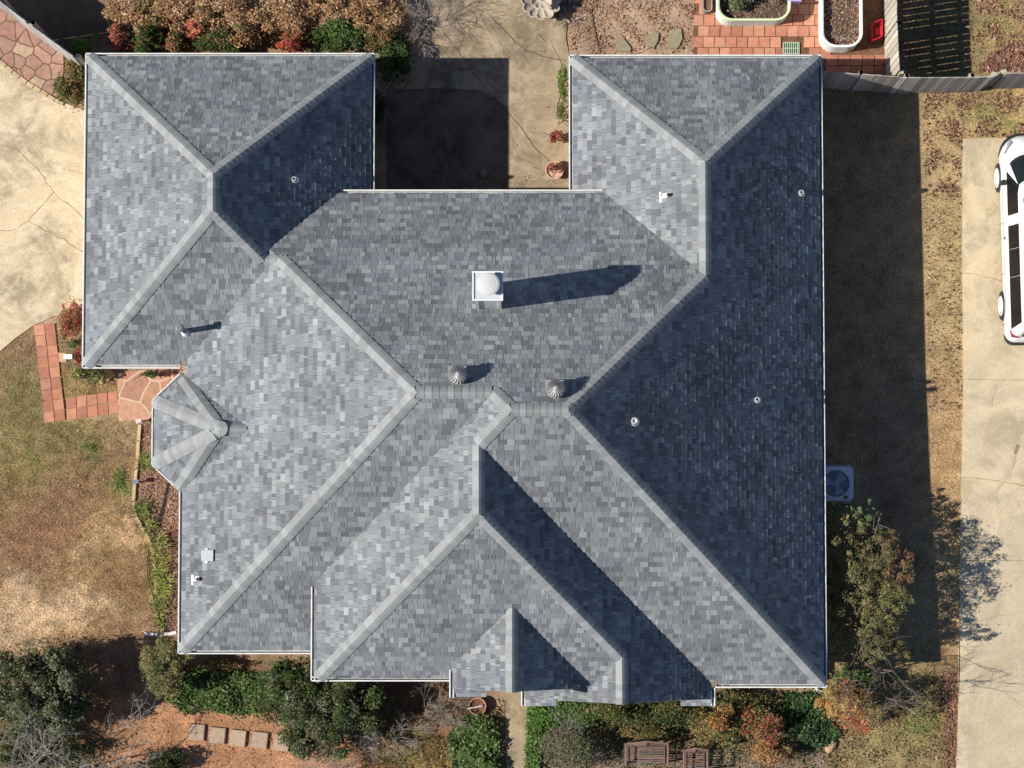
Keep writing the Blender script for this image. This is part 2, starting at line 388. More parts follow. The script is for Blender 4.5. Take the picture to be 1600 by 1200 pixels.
# --- tiles
def tiles(name,quads,parent=None,th=.045,cols=((.43,.19,.12),(.39,.17,.11),(.47,.225,.145),(.35,.15,.10),(.42,.21,.14)),skip=()):
    mb=MB()
    for (TL,TR,BR,BL_,nc,nr) in quads:
        TL,TR,BR,BL_=map(np.array,(TL,TR,BR,BL_))
        f=lambda u,v:(TL*(1-u)+TR*u)*(1-v)+(BL_*(1-u)+BR*u)*v
        for r in range(nr):
            for c in range(nc):
                if (r,c) in skip: continue
                off=.5*(r%2)/nc if nc>6 else 0
                gp=.03
                u0,u1=(c+gp)/nc+off,(c+1-gp)/nc+off; v0,v1=(r+gp)/nr,(r+1-gp)/nr
                q=[G(*(f(u,v)+rng.normal(0,.15,2))) for u,v in((u0,v1),(u1,v1),(u1,v0),(u0,v0))]
                k=random.choice(cols); s=random.uniform(.9,1.1)
                t=th+random.uniform(-.004,.004)
                mb.hexa([p[:2] for p in q],[p[2]-.03 for p in q],[p[2]+t for p in q],tuple(s*x for x in k))
    o=mb.build(name,M['clay'],parent)
    if parent is None:o['kind']='structure'
    return o
tiles('brick_path',[((53,508),(86,505),(103,657),(70,661),2,9),((103.5,621.5),(184,611),(187,646),(104,657),5,2)])
drape('paved_terrace',[(1080,-80),(1398,-80),(1398,135),(1080,135)],.012,M['soil'],(.16,.085,.055))
sk=[(7,8)]
tiles('terrace_paving',[((1086,-79),(1290,-79),(1290,92),(1080,92),12,10)],skip=[(8,8),(8,9),(9,8),(9,9)])
tiles('terrace_paving',[((1290,86),(1385,86),(1385,137),(1290,137),5,3)],cols=((.36,.16,.11),(.33,.15,.10)))

# ================================================================ HOUSE
E0=2.9; T=math.tan(R(43.7)); CP=math.cos(R(43.7))
hl=P(560,600,0)
house=empty('house',(-0.5,0,0),'grey shingled multi-hip roof house with white gutters filling the middle','house')
def rect(x0,x1,y0,y1): return [(x0,y0),(x1,y0),(x1,y1),(x0,y1)]
# face: (ax,ay,c,t, extra clip list, emit)
GI=.085
masses={}
def mass(name,poly,faces): masses[name]=(poly,faces)
s2=math.sqrt(.5)
mass('A',rect(-9.565+GI,-3.075-GI,.15+GI,7.24-GI),[(1,0,9.565,T,[],1),(-1,0,-3.075,T,[],1),(0,1,-.15,T*1.037,[],1),(0,-1,7.24,T*1.017,[],1)])
NB=4.755
mass('B1',rect(-7.38+GI,0,-6.17+GI,4.06-GI),[(1,0,7.38,T,[],1),(0,1,6.17,T,[],1),(0,-1,NB,T,[(-1,0,-.2)],1)])
b2=clip(rect(-.675,6.95-GI,-6.91+GI,4.06-GI),1,1,2.43+.35)
mass('B2',b2,[(1,0,5.83,T,[],1),(0,1,6.91,T,[],1),(-1,0,6.95,T,[(0,-1,1.95)],1),(0,-1,NB,T,[(1,0,.2)],1)])
mass('C',rect(1.275+GI,6.95-GI,-2,7.2-GI),[(1,0,-1.275,T,[],1),(-1,0,6.95,T,[(0,1,-1.95)],1),(0,-1,7.2,T,[],1)])
mass('D',rect(-4.33+GI,4.48-GI,-6.70+GI,4.0),[(1,0,5.83,T,[],1),(-1,0,4.48,T,[(0,1,6.16)],1),(0,1,8.3,T,[],1),(0,-1,NB,T,[],0)])
mass('E',rect(.20+GI,4.48-GI,-7.15,-4.0),[(1,0,-.20,T,[],1),(-1,0,4.48,T,[(0,-1,-6.16)],1)])
mass('F',rect(-1.34+GI,1.27,-6.84,-4.4),[(1,0,3.23,T,[],1),(-1,0,3.23,T,[],1)])
mass('D2',rect(1.1,2.3,-6.86,-6.616),[(0,1,8.3,T,[],1)])
gp=[(-7.39,.05),(-8+GI,-.55),(-8+GI,-2.0),(-7.38,-2.58),(-5,-2.58),(-5,.05)]
gp=[(-7.36,.03),(-7.935,-.57),(-7.935,-1.98),(-7.36,-2.55),(-5,-2.55),(-5,.03)]
gt=T*1.7/1.32
mass('G',gp,[(1,0,8.0,T,[],1),(s2,-s2,s2*7.39+s2*.05,T,[],1),(s2,s2,s2*8.0+s2*2.0-.0,T,[],1),(0,-1,.05,gt,[],1),(0,1,2.58,gt,[],1),(0,0,1.70,T,[],0)])
def face_h(f,p): return f[3]*(f[0]*p[0]+f[1]*p[1]+f[2])
def inside(poly,p,eps=1e-6):
    n=len(poly)
    for i in range(n):
        a=poly[i];b=poly[(i+1)%n]
        if (b[0]-a[0])*(p[1]-a[1])-(b[1]-a[1])*(p[0]-a[0])<-eps: return False
    return True
masses['G']=(masses['G'][0] if area(masses['G'][0])>0 else masses['G'][0][::-1],masses['G'][1])
def mass_h(name,p,tight=True):
    poly,fs=masses[name]
    if not inside(poly,p): return -9
    return min(face_h(f,p) for f in fs)
def face_poly(name,i,extra=True):
    poly,fs=masses[name]; f=fs[i]; q=list(poly)
    for j,g in enumerate(fs):
        if j==i: continue
        q=clip(q,g[3]*g[0]-f[3]*f[0],g[3]*g[1]-f[3]*f[1],g[3]*g[2]-f[3]*f[2])
        if len(q)<3: return []
    if extra:
        for e in f[4]:
            q=clip(q,*e)
            if len(q)<3:return []
    return q
TONES=[(.208,.221,.232),(.186,.197,.209),(.160,.168,.182),(.125,.131,.144),(.232,.244,.250),(.172,.183,.199),(.262,.272,.272),(.144,.149,.161),(.198,.206,.213)]
TW=[3,3,3,2.2,2.4,3,1.3,2.6,2.6]
shing=MB(); deck=MB()
def fast_inside(poly,pts): return all(inside(poly,p) for p in pts)
for name,(poly,fs) in masses.items():
    for i,f in enumerate(fs):
        if not f[5]: continue
        q=face_poly(name,i)
        if len(q)<3 or area(q)<1e-3: continue
        a=np.array(f[:2]); b=np.array([-a[1],a[0]]); t=f[3]; cpf=math.cos(math.atan(t)); nrm=np.array([-a[0]*t,-a[1]*t,1.])*cpf
        def w3(u,r,off):
            p=a*(r-f[2])+b*u; z=E0+t*r
            return np.array([p[0],p[1],z])+nrm*off
        ur=[(b@np.array(p),a@np.array(p)+f[2]) for p in q]
        if area(ur)<0: ur=ur[::-1]
        deck.face([w3(u,r,-.004) for u,r in ur],(.07,.072,.08))
        deck.face([w3(u,r,-.10) for u,r in ur][::-1],(.5,.45,.4))
        n_=len(ur)
        for k in range(n_):
            p0=ur[k];p1=ur[(k+1)%n_]
            deck.face([w3(*p0,-.10),w3(*p1,-.10),w3(*p1,-.004),w3(*p0,-.004)],(.7,.7,.68))
        ex=.143*cpf; rmin=min(r for u,r in ur); rmax=max(r for u,r in ur)
        k0=math.floor(rmin/ex)
        for k in range(k0,int(math.ceil(rmax/ex))+1):
            r0=k*ex; r1=r0+ex
            strip=clip(clip(ur,0,1,-max(r0,rmin-1)),0,-1,r1)
            if len(strip)<3 or area(strip)<1e-5: continue
            u0=min(p[0] for p in strip); u1=max(p[0] for p in strip)
            u=u0-random.uniform(0,.2); hi=False
            while u<u1:
                wd=random.choice((.06,.08,.10,.12,.14,.16,.18,.22)); hi=not hi if random.random()<.85 else hi
                ua,ub=u+.003,u+wd-.003; u+=wd
                bo=.025+(.006 if hi else 0)+random.uniform(-.001,.0015); to=.004+(.004 if hi else 0)
                col=random.choices(TONES,TW)[0]; s=random.uniform(.95,1.06)*(.96 if not hi else 1.03); col=tuple(c*s for c in col)
                cell=[(ua,r0),(ub,r0),(ub,r1),(ua,r1)]
                off=lambda r:bo+(to-bo)*(r-r0)/ex
                if fast_inside(ur,cell):
                    c0,c1,c2,c3=[w3(x,r,off(r)) for x,r in cell]
                    shing.face([c0,c1,c2,c3],col)
                    d0=c0-nrm*.02;d1=c1-nrm*.02
                    dk=tuple(c*.55 for c in col)
                    shing.face([d0,d1,c1,c0],dk)
                    if hi: shing.face([c3,w3(ua,r1,0),w3(ua,r0,0),c0],dk); shing.face([c1,w3(ub,r0,0),w3(ub,r1,0),c2],dk)
                else:
                    cc=clip(clip(strip,1,0,-ua),-1,0,ub)
                    if len(cc)>=3 and area(cc)>1e-5:
                        shing.face([w3(x,r,off(r)) for x,r in cc],col)
                        for m_ in range(len(cc)):
                            p0=cc[m_];p1=cc[(m_+1)%len(cc)]
                            shing.face([w3(*p0,-.003),w3(*p1,-.003),w3(*p1,off(p1[1])),w3(*p0,off(p0[1]))],tuple(c*.8 for c in col))
roof=shing.build('roof',M['shingle'],house)
tag(roof,'laminated asphalt shingles in mixed greys')
deck.build('roof_deck',M['shingle'],house)
# ridge and hip caps
def add_cap(p0,p1,f1,f2,zz=None,wd=.148):
    caps=MB()
    p0=np.array(p0);p1=np.array(p1)
    z0,z1=zz if zz else (E0+face_h(f1,p0),E0+face_h(f1,p1))
    if z0>z1: p0,p1,z0,z1=p1,p0,z1,z0
    A=np.array([*p0,z0]);B=np.array([*p1,z1]);d=B-A;L_=np.linalg.norm(d);d/=L_
    W=[]
    for f in(f1,f2):
        n=np.array([-f[0]*f[3],-f[1]*f[3],1.]);n/=np.linalg.norm(n)
        ww=np.cross(d,n)
        ww*= -1 if (f[0]*ww[0]+f[1]*ww[1])>0 else 1
        if abs(f[0]*ww[0]+f[1]*ww[1])<1e-6: pass
        W.append((ww,n))
    up=W[0][1]+W[1][1];up/=np.linalg.norm(up)
    def sect(s,lift):
        o=A+d*s; out=[]
        (w1,n1),(w2,n2)=W
        out.append(o+w1*wd+n1*(.022+lift)); out.append(o+w1*wd*.5+n1*(.031+lift)); out.append(o+w1*wd*.18+n1*(.034+lift)+up*-.004)
        out.append(o+up*(.034+lift))
        out.append(o+w2*wd*.18+n2*(.034+lift)+up*-.004); out.append(o+w2*wd*.5+n2*(.031+lift)); out.append(o+w2*wd+n2*(.022+lift))
        return out
    n=max(1,int(round(L_/.145))); st=L_/n
    for k in range(n):
        s0=k*st-(.015 if k==0 else 0); s1=(k+1)*st+((.02 if np.hypot(B[0]+6.3,B[1]+1.265)>.15 else -.07) if k==n-1 else .01)
        a_=sect(s0,.017); b_=sect(s1,.009); g=random.uniform(.80,1.08); col=(.268*g,.278*g,.276*g)
        lo=[p-up*.012 for p in a_]
        for i in range(6):
            caps.face([a_[i],a_[i+1],b_[i+1],b_[i]],col)
            caps.face([lo[i],lo[i+1],a_[i+1],a_[i]],tuple(c*.6 for c in col))
        # dark edge faces down both cap sides
        for i,(ww,nn) in((0,W[0]),(6,W[1])):
            caps.face([a_[i],b_[i],b_[i]-nn*.03,a_[i]-nn*.032],(.12,.12,.12))
    cp=caps.build('ridge_cap',M['cap'],house,smooth=True,weld=True); cp.data.set_sharp_from_angle(angle=R(38)); cp['label']='pale grey cap shingles along a ridge or hip'
for name,(poly,fs) in masses.items():
    done=set()
    for i,f in enumerate(fs):
        if not f[5]: continue
        q=face_poly(name,i,False)
        for k in range(len(q)):
            p0=np.array(q[k]);p1=np.array(q[(k+1)%len(q)])
            if np.linalg.norm(p1-p0)<.05: continue
            mid=(p0+p1)/2
            for j,g in enumerate(fs):
                if j==i or (min(i,j),max(i,j)) in done: continue
                if not g[5]: continue
                if abs(face_h(g,mid)-face_h(f,mid))<1e-4 and abs(face_h(g,p0)-face_h(f,p0))<1e-4:
                    done.add((min(i,j),max(i,j)))
                    L_=np.linalg.norm(p1-p0); dd=(p1-p0)/L_; pp=np.array([-dd[1],dd[0]])
                    N=max(2,int(L_/.02)); run=None; segs=[]
                    for s in range(N+1):
                        t=s/N; c=p0+(p1-p0)*t; ok=True
                        for o in (c,c+pp*.05,c-pp*.05):
                            m0=min(face_h(x,o) for x in fs)
                            for on in masses:
                                if on!=name and mass_h(on,o)>m0+.006: ok=False
                        if ok and run is None: run=t
                        if (not ok or s==N) and run is not None:
                            segs.append((run,t)); run=None
                    for (ta,tb) in segs:
                        q0=p0+(p1-p0)*ta;q1=p0+(p1-p0)*tb
                        for qq,sg in ((q0,0),(q1,1)):   # stop the two hips short where the saddle cap joins them
                            lim=(-5.34 if name=='A' else -4.96) if abs(qq[0]+5.23)<.12 and 2.0<qq[1]<2.8 else None
                            if lim is not None:
                                t_=(lim-q0[0])/(q1[0]-q0[0]); nq=q0+(q1-q0)*t_
                                if sg: tb=ta+(tb-ta)*t_
                                else: ta=ta+(tb-ta)*t_
                        if (tb-ta)*L_>.1:
                            add_cap(p0+(p1-p0)*ta,p0+(p1-p0)*tb,f,g)
mb=MB(); ax_,ay_,az_=-6.30,-1.265,E0+T*1.70; n_=20
def hood(a,r): 
    c_=math.cos(a); return (ax_+r*c_,ay_+r*math.sin(a),az_+.078-r*T*(.95 if c_<0 else .95*abs(math.sin(a))**1.5))
for (ra,rb) in ((0,.05),(.05,.11),(.11,.17)):
    for i in range(n_):
        a0=2*math.pi*i/n_;a1=2*math.pi*(i+1)/n_; mb.face([hood(a0,ra),hood(a0,rb),hood(a1,rb),hood(a1,ra)] if ra else [hood(a0,rb),hood(a1,rb),hood(0,0)],(.268,.278,.276))
mb.build('apex_cap',M['cap'],house,smooth=True,weld=True)
add_cap((-5.34,2.33),(-4.96,2.345),(0,1,-.15,T,[],1),(0,-1,NB,T,[],1),zz=(E0+T*2.24,E0+T*2.385),wd=.19)
# gutters: p0,p1 with the roof on the left of the direction p0->p1
def gutter(p0,p1,z,name='gutter'):
    mb=MB(); p0=np.array(p0,float);p1=np.array(p1,float);d=p1-p0;L_=np.linalg.norm(d);d/=L_;n=np.array([-d[1],d[0]]) # inward
    def b(i0,i1,z0,z1,col=(.80,.80,.78)):
        q=[p0+n*i0,p1+n*i0,p1+n*i1,p0+n*i1]
        mb.hexa([tuple(x) for x in q],z0,z1,col)
    b(0,.026,z-.10,z+.055); b(.018,GI+.02,z-.10,z-.088,(.5,.5,.48)); b(GI-.012,GI+.012,z-.088,z+.052,(.78,.78,.77)); b(GI+.0125,GI+.03,z-.2,z+.02)
    b(0.002,.024,z+.0551,z+.058)
    o=mb.build(name,M['white'],house); return o
zD=E0+T*1.5; zN=E0+T*(NB-4.06); zF=E0+T*1.83
for p0,p1,z in [((-9.565,7.24),(-9.565,.15),E0),((-9.565,.15),(-7.38,.15),E0),((-3.075,4.06),(-3.075,7.24),E0),((-3.075,7.24),(-9.565,7.24),E0),
    ((1.99,4.06),(-3.72,4.06),zN),((1.275,7.2),(1.275,4.06),E0),((6.95,7.2),(1.275,7.2),E0),((6.95,-6.91),(6.95,7.2),E0),
    ((4.48,-6.91),(6.95,-6.91),E0),((-7.38,-2.58),(-7.38,-6.17),E0),((-7.38,-6.17),(-4.33,-6.17),E0),
    ((-4.33,-4.67),(-4.33,-6.70),zD),((-4.33,-6.70),(-1.34,-6.70),zD),((-1.34,-6.30),(-1.34,-7.03),zF),
    ((-7.39,.05),(-8.0,-.55),E0),((-8.0,-.55),(-8.0,-2.0),E0),((-8.0,-2.0),(-7.38,-2.58),E0),
    ((.20,-6.85),(.20,-7.31),E0),((4.48,-7.31),(4.48,-6.91),E0)]:
    gutter(p0,p1,z)
# rakes and small eave returns of the two gables
mb=MB()
def rake(x0,z0,x1,z1,y):
    for (za,zb,ya,yb,c) in ((-.18,-.02,y+.012,y+.04,(.72,.72,.70)),):
        q=[(x0,ya),(x1,ya),(x1,yb),(x0,yb)]
        mb.hexa(q,[z0+za,z1+za,z1+za,z0+za],[z0+zb,z1+zb,z1+zb,z0+zb],c)
rake(.285,E0+T*.085,2.34,E0+T*2.14,-7.16); rake(2.34,E0+T*2.14,4.395,E0+T*.085,-7.16)
rake(-1.255,E0+T*1.915,0,E0+T*3.17,-6.85); rake(0,E0+T*3.17,1.27,E0+T*1.9,-6.85)
mb.box(1.271,1.285,-6.85,-6.15,E0+T*1.9-.14,E0+T*1.9+.01,(.6,.6,.6))
mb.build('rake_board',M['white'],house)
def ret(x0,x1,y0,y1,z,flip=1):
    mb=MB()
    tn=random.choice(TONES)
    xe=x1 if flip>0 else x0
    n=6
    for i in range(n):
        a=x0+(x1-x0)*i/n;b=x0+(x1-x0)*(i+1)/n-.003
        for (ya,yb) in ((y0,(y0+y1)/2),((y0+y1)/2,y1)):
            c=random.choice(TONES); c=tuple(k*1.15 for k in c)
            za=z+(ya-y0)*.5;zb=z+(yb-y0)*.5-.004
            mb.hexa([(a,ya),(b,ya),(b,yb),(a,yb)],z-.05,[za+.012,za+.012,zb,zb],c)
    mb.build('eave_return',M['shingle'],house)
ret(.285,.98,-7.31,-7.165,E0+.03); ret(3.72,4.395,-7.31,-7.165,E0+.03); ret(-1.255,-.55,-7.02,-6.855,zF-.02); ret(.55,1.25,-7.0,-6.855,zF-.02)
# walls
mb=MB(); BR=(.30,.17,.125)
def wallbox(poly,z1,z0=-.2): mb.hexa(poly,z0,z1,BR)
wallbox(rect(-9.2,-3.45,.5,6.9),2.74); wallbox(rect(-7.0,6.55,-5.85,3.68),2.72); wallbox(rect(-5.5,3.5,2.9,3.70),3.3)
wallbox(rect(1.65,6.55,3.2,6.85),2.75); wallbox(rect(4.0,6.54,-6.55,-5.0),2.73)
wallbox(rect(-3.95,1.5,-6.35,-4.4),4.05); wallbox(rect(.6,4.1,-6.95,-5.0),2.76)
wallbox([(-7.2,-.35),(-7.62,-.75),(-7.62,-1.85),(-7.2,-2.25),(-6.5,-2.25),(-6.5,-.35)],2.77)
for (x0,xm,x1,y0,y1,zb,zt) in ((.6,2.34,4.1,-6.96,-6.6,2.77,E0+T*2.14-.45),(-1.25,0,1.262,-6.82,-5.6,2.77,E0+T*3.23-.125)):
    zs=zt-(xm-x0)*T
    a=[(x0,y0,zb),(x1,y0,zb),(x1,y0,zs),(xm,y0,zt),(x0,y0,zs)]; b=[(x,y1,z) for x,y,z in a]
    mb.face(a,BR); mb.face(b[::-1],BR)
    for k in range(5):
        l=(k+1)%5; mb.face([a[l],a[k],b[k],b[l]],BR)
mb.build('wall',M['brick'],house)
def window(x0,x1,z0,z1,y=None,x=None,out=-1):
    f=MB();g=MB()
    if y is not None:
        f.box(x0-.08,x1+.08,min(y,y+out*.05),max(y,y+out*.05),z0-.08,z1+.08,(.8,.8,.78)); g.box(x0,x1,min(y+out*.051,y+out*.06),max(y+out*.051,y+out*.06),z0,z1,(.02,.025,.03))
    else:
        f.box(min(x,x+out*.05),max(x,x+out*.05),x0-.08,x1+.08,z0-.08,z1+.08,(.8,.8,.78)); g.box(min(x+out*.051,x+out*.06),max(x+out*.051,x+out*.06),x0,x1,z0,z1,(.02,.025,.03))
    o=f.build('window',M['white'],house); g.build('pane',M['glass'],o)
window(-6.4,-5.4,.9,2.2,y=-5.85); window(1.6,2.9,.8,2.3,y=-6.96); window(5.0,6.0,.9,2.2,y=-6.55)
window(-3.,-1.8,.8,2.3,y=-6.35); window(-5.2,-4.2,.9,2.2,x=-7.0); window(-1.7,-.9,.9,2.2,x=-7.62)
window(-1.5,0.5,.4,2.3,y=3.70,out=1); window(3.,4.2,.9,2.2,y=6.85,out=1); window(-7.,-5.6,.9,2.2,y=6.9,out=1); window(2.,3.2,.9,2.2,x=6.55,out=1); window(-4.6,-3.4,.9,2.2,x=6.55,out=1)
mb=MB(); mb.box(-9.25,-9.2,1.2,3.2,.02,2.3,(.75,.74,.7)); mb.box(-9.25,-9.2,3.9,5.9,.02,2.3,(.75,.74,.7)); mb.build('garage_door',M['white'],house)

def roofz(x,y): return E0+max(mass_h(k,(x,y)) for k in masses)
def roof_at(px,py,dz=0):
    z=5.
    for _ in range(12):
        p=P(px,py,z+dz); z=roofz(p[0],p[1])
    return np.array([p[0],p[1],z])
# chimney
cx0,cx1=-.86,-.14
c=roof_at(761,484); zb=c[2]
ztop=zb+1.9
tl=P(738,424,ztop); br=P(786,470,ztop)
xa,xb,ya,yb=tl[0],br[0],br[1],tl[1]
ch=MB(); ch.box(xa+.05,xb-.04,ya+.03,yb-.03,zb-1.6,ztop-.08,(.74,.73,.70))
for i,(u0,u1) in enumerate(((0,.13),(.87,1))):
    x0=xa+.05+(xb-xa-.09)*u0; x1=xa+.05+(xb-xa-.09)*u1
    ch.box(x0,x1,ya+.012,ya+.03,zb-1.3,ztop-.08,(.78,.77,.75)); 
chim=ch.build('chimney',M['stone'],house)
cc=MB(); cc.box(xa,xb,ya,yb,ztop-.08,ztop,(.50,.51,.525))
for (x0,x1,y0,y1) in ((xa,xa+.03,ya,yb),(xb-.03,xb,ya,yb),(xa+.03,xb-.03,yb-.03,yb),(xa+.03,xb-.03,ya,ya+.03)): cc.box(x0,x1,y0,y1,ztop,ztop+.03,(.68,.68,.68))
cc.build('chimney_crown',M['paint'],chim)
ctr=P(763,443,ztop+.3)
fl=MB(); fl.lathe((ctr[0],ctr[1],ztop+.001),[(.13,0),(.13,.22)],24,(.35,.35,.36)); fl.build('flue_pipe',M['metal'],chim)
fc=MB(); fc.lathe((ctr[0],ctr[1],ztop),[(.20,.20),(.232,.215),(.20,.235),(.12,.252),(.04,.262),(.005,.264)],96,(.50,.50,.49),lobe=lambda t:1+.006*math.sin(24*t),cap0=True,cap1=True)
fc.build('rain_cap',M['paint'],chim)
# turbine vents
def turbine(px,py):
    b=roof_at(px,py,.35); x,y=P(px,py,b[2]+.42)[:2]; z=roofz(x,y)
    base=MB(); base.lathe((x,y,z-.18),[(.16,0),(.145,.3),(.13,.36)],24,(.5,.5,.5),cap1=True)
    base.box(x-.2,x+.2,y-.2,y+.2,z-.02,z-.0,(.3,.3,.3))
    o=base.build('turbine_vent',M['metal'],house)
    t=MB(); n=17; zc=z+.20
    pr=[(.12,0),(.165,.05),(.19,.12),(.185,.19),(.15,.25),(.09,.285),(.035,.30)]
    for i in range(n):
        for k in range(len(pr)-1):
            def pt(r,zz,a): a+=zz*2.2; return (x+r*math.cos(a),y+r*math.sin(a),zc+zz)
            a0=2*math.pi*i/n; a1=2*math.pi*(i+.5)/n
            (r0,z0),(r1,z1)=pr[k],pr[k+1]
            t.face([pt(r0*.86,z0,a0),pt(r0*1.06,z0,a1),pt(r1*1.06,z1,a1),pt(r1*.86,z1,a0)],(.38,.37,.36))
    t.lathe((x,y,zc),[(.09,.02),(.155,.12),(.13,.22),(.05,.275)],16,(.03,.03,.03))
    t.lathe((x,y,zc),[(.05,.285),(.045,.31),(.005,.315)],16,(.42,.4,.38),cap1=True)
    t.lathe((x,y,zc),[(.13,-.02),(.14,0),(.13,.01)],24,(.55,.53,.5))
    t.build('turbine',M['metal'],o)
turbine(715,585); turbine(868,607)
def pipe(px,py,h,r=.04,fr=.11,col=(.5,.52,.54),lean=(0,0),name='vent_pipe',dark=True):
    b=roof_at(px,py); x,y,z=b
    m=MB(); m.lathe((x,y,z-.12),[(fr,.0),(fr,.06),(r*1.35,.2),(r*1.15,.22)],20,(.62,.64,.66))
    m.lathe((x,y,z+.05),[(r,0),(r,h),(r*.72,h),(r*.72,h-.05)],20,col)
    m.lathe((x,y,z+.05),[(r*.72,h-.05),(.001,h-.05)],20,(.015,.015,.015) if dark else col)
    m.build(name,M['paint'],house)
pipe(460,281,.12,.045,.10); pipe(1251,302,.14,.045,.10); pipe(1182,625,.14,.045,.10); pipe(990,659,.3,.06,.12,dark=False)
# tall pipe with pale sleeve
b=roof_at(291,518); m=MB(); zt=b[2]+.82
m.lathe((b[0]-.02,b[1],b[2]-.1),[(.12,0),(.1,.1),(.055,.22)],20,(.7,.7,.7)); m.lathe((b[0]-.02,b[1],b[2]),[(.055,0),(.055,.86),(.088,.88),(.088,.98),(.05,1.0)],20,(.16,.17,.18),cap1=True); m.build('tall_vent_pipe',M['paint'],house)
# flashing + small vents
def small_vent(px,py):
    b=roof_at(px,py); f=masses
    m=MB()
    x,y,z=b
    # pale flashing leg lying along the slope
    for (x0,x1,y0,y1) in ((x-.17,x-.12,y-.13,y+.10),(x-.12,x+.02,y-.045,y+.06)):
        m.face([(x0,y0,roofz(x0,y0)+.035),(x1,y0,roofz(x1,y0)+.035),(x1,y1,roofz(x1,y1)+.035),(x0,y1,roofz(x0,y1)+.035)],(.60,.61,.61))
        m.face([(x0,y0,roofz(x0,y0)+.0),(x1,y0,roofz(x1,y0)+.0),(x1,y0,roofz(x1,y0)+.035),(x0,y0,roofz(x0,y0)+.035)],(.60,.61,.61))
    m.lathe((x,y,z-.05),[(.06,0),(.04,.13),(.033,.26)],16,(.62,.64,.64))
    m.lathe((x,y,z+.21),[(.033,0),(.001,0)],16,(.02,.02,.02))
    m.build('vent_pipe',M['paint'],house)
small_vent(1043,306); small_vent(310,905)
b=roof_at(325,868); x,y,z=b; m=MB()
m.hexa([(x-.14,y-.12),(x+.14,y-.12),(x+.14,y+.12),(x-.14,y+.12)],[z-.12,z+.14,z+.14,z-.12],[z+.09,z+.24,z+.24,z+.09],(.30,.33,.34))
m.box(x-.06,x+.0,y+.12,y+.16,z-.08,z+.07,(.7,.72,.72)); m.box(x-.06,x+.0,y-.16,y-.12,z-.08,z+.07,(.7,.72,.72))
m.build('box_vent',M['paint'],house)
# terracotta splash at valley end

def roof_debris(label,x,y,sx,sy,n):
    q=np.stack([rng.normal(x,sx,n),rng.normal(y,sy,n)],1); z=np.array([max(roofz(a,b),E0-.02) for a,b in q])+.05
    pal=np.array([(.42,.2,.12),(.3,.16,.1),(.48,.28,.17)]); C=pal[rng.integers(3,size=n)]
    rest.append((label,np.column_stack([q,z]),C))
rest=[]
roof_debris('reddish leaves caught in the eave corner above the porch flagstones',-7.33,.12,.05,.08,26)
roof_debris('few leaves caught at the eave end of the long shaded valley',4.5,-6.86,.05,.04,12)

# ================================================================ VEGETATION
def leaf_cloud(P0,D,size,cols,flat=.6):
    """P0 (N,3) positions, D (N,3) outward dirs"""
    N=len(P0); nrm=D*(1-flat)+rng.normal(0,.55,(N,3))+np.array([0,0,flat]); nrm/=np.linalg.norm(nrm,axis=1)[:,None]
    a=np.cross(nrm,rng.normal(0,1,(N,3))); a/=np.linalg.norm(a,axis=1)[:,None]; b=np.cross(nrm,a)
    L_=size*np.exp(rng.normal(-.05,.33,(N,1))); W=L_*rng.uniform(.35,.6,(N,1))
    V=np.stack([P0-a*L_/2,P0+b*W/2+nrm*L_*.08,P0+a*L_/2,P0-b*W/2+nrm*L_*.08],1)
    return V
def foliage(name,c,rx,ry,h,n,size,pal,parent,lobes=14,z0=.1,flat=.6,spread=.78,lr=(.28,.45),seed=None):
    c=np.array(c,float); Ps=[];Ds=[];Cs=[]
    pal=np.array(pal)
    per=n//lobes
    for k in range(lobes):
        while True:
            q=rng.uniform(-1,1,3)
            if q@q<1: break
        lc=np.array([q[0]*rx*spread,q[1]*ry*spread,z0+(h-z0)*(.5+.42*q[2])])
        lr_=rng.uniform(*lr); d=rng.normal(0,1,(per,3)); d/=np.linalg.norm(d,axis=1)[:,None]
        d[:,2]=np.where(rng.random(per)<.6,np.abs(d[:,2]),d[:,2])
        rr=lr_*rng.uniform(.55,1.08,(per,1))
        s=np.array([rx,ry,max(.25,h*.45)])
        p=c+lc+d*rr*s; p[:,2]=np.maximum(p[:,2],c[2]+.015)
        pc=pal[rng.integers(len(pal))]
        alt=pal[rng.integers(len(pal),size=per)]
        m=rng.random(per)<.6
        cc=np.where(m[:,None],pc,alt)*rng.uniform(.65,1.35,(per,1))
        Ps.append(p);Ds.append(d);Cs.append(cc)
    ns=int(n*.16); d=rng.normal(0,1,(ns,3)); d/=np.linalg.norm(d,axis=1)[:,None]; d[:,2]=np.abs(d[:,2])
    p=c+d*np.array([rx,ry,h*.95])*rng.uniform(.5,1.16,(ns,1)); p[:,2]=np.maximum(p[:,2],c[2]+.02); Ps.append(p);Ds.append(d);Cs.append(pal[rng.integers(len(pal),size=ns)]*rng.uniform(.6,1.3,(ns,1)))
    Pp=np.concatenate(Ps);Dd=np.concatenate(Ds);Cc=np.concatenate(Cs)
    return fastmesh(name,leaf_cloud(Pp,Dd,size,Cc,flat),4,Cc,M['leaf'],parent)
def grow(mb,p,d,L_,r,depth,col,spread=.6,up=.15,kids=(2,4),nseg=3,curl=.25):
    p=np.array(p,float);d=np.array(d,float);d/=np.linalg.norm(d)
    for s in range(nseg):
        q=p+d*L_/nseg; mb.tube(p,q,r*(1-.25*s/nseg),r*(1-.25*(s+1)/nseg),4 if r<.02 else 6,col)
        p=q; d=d+rng.normal(0,curl,3)*.6+np.array([0,0,up*.3]); d/=np.linalg.norm(d)
        if depth>0 and s>=1:
            for _ in range(rng.integers(*kids)):
                nd=d+rng.normal(0,spread,3); grow(mb,p,nd,L_*rng.uniform(.5,.8),r*.6,depth-1,col,spread,up,kids,nseg,curl)
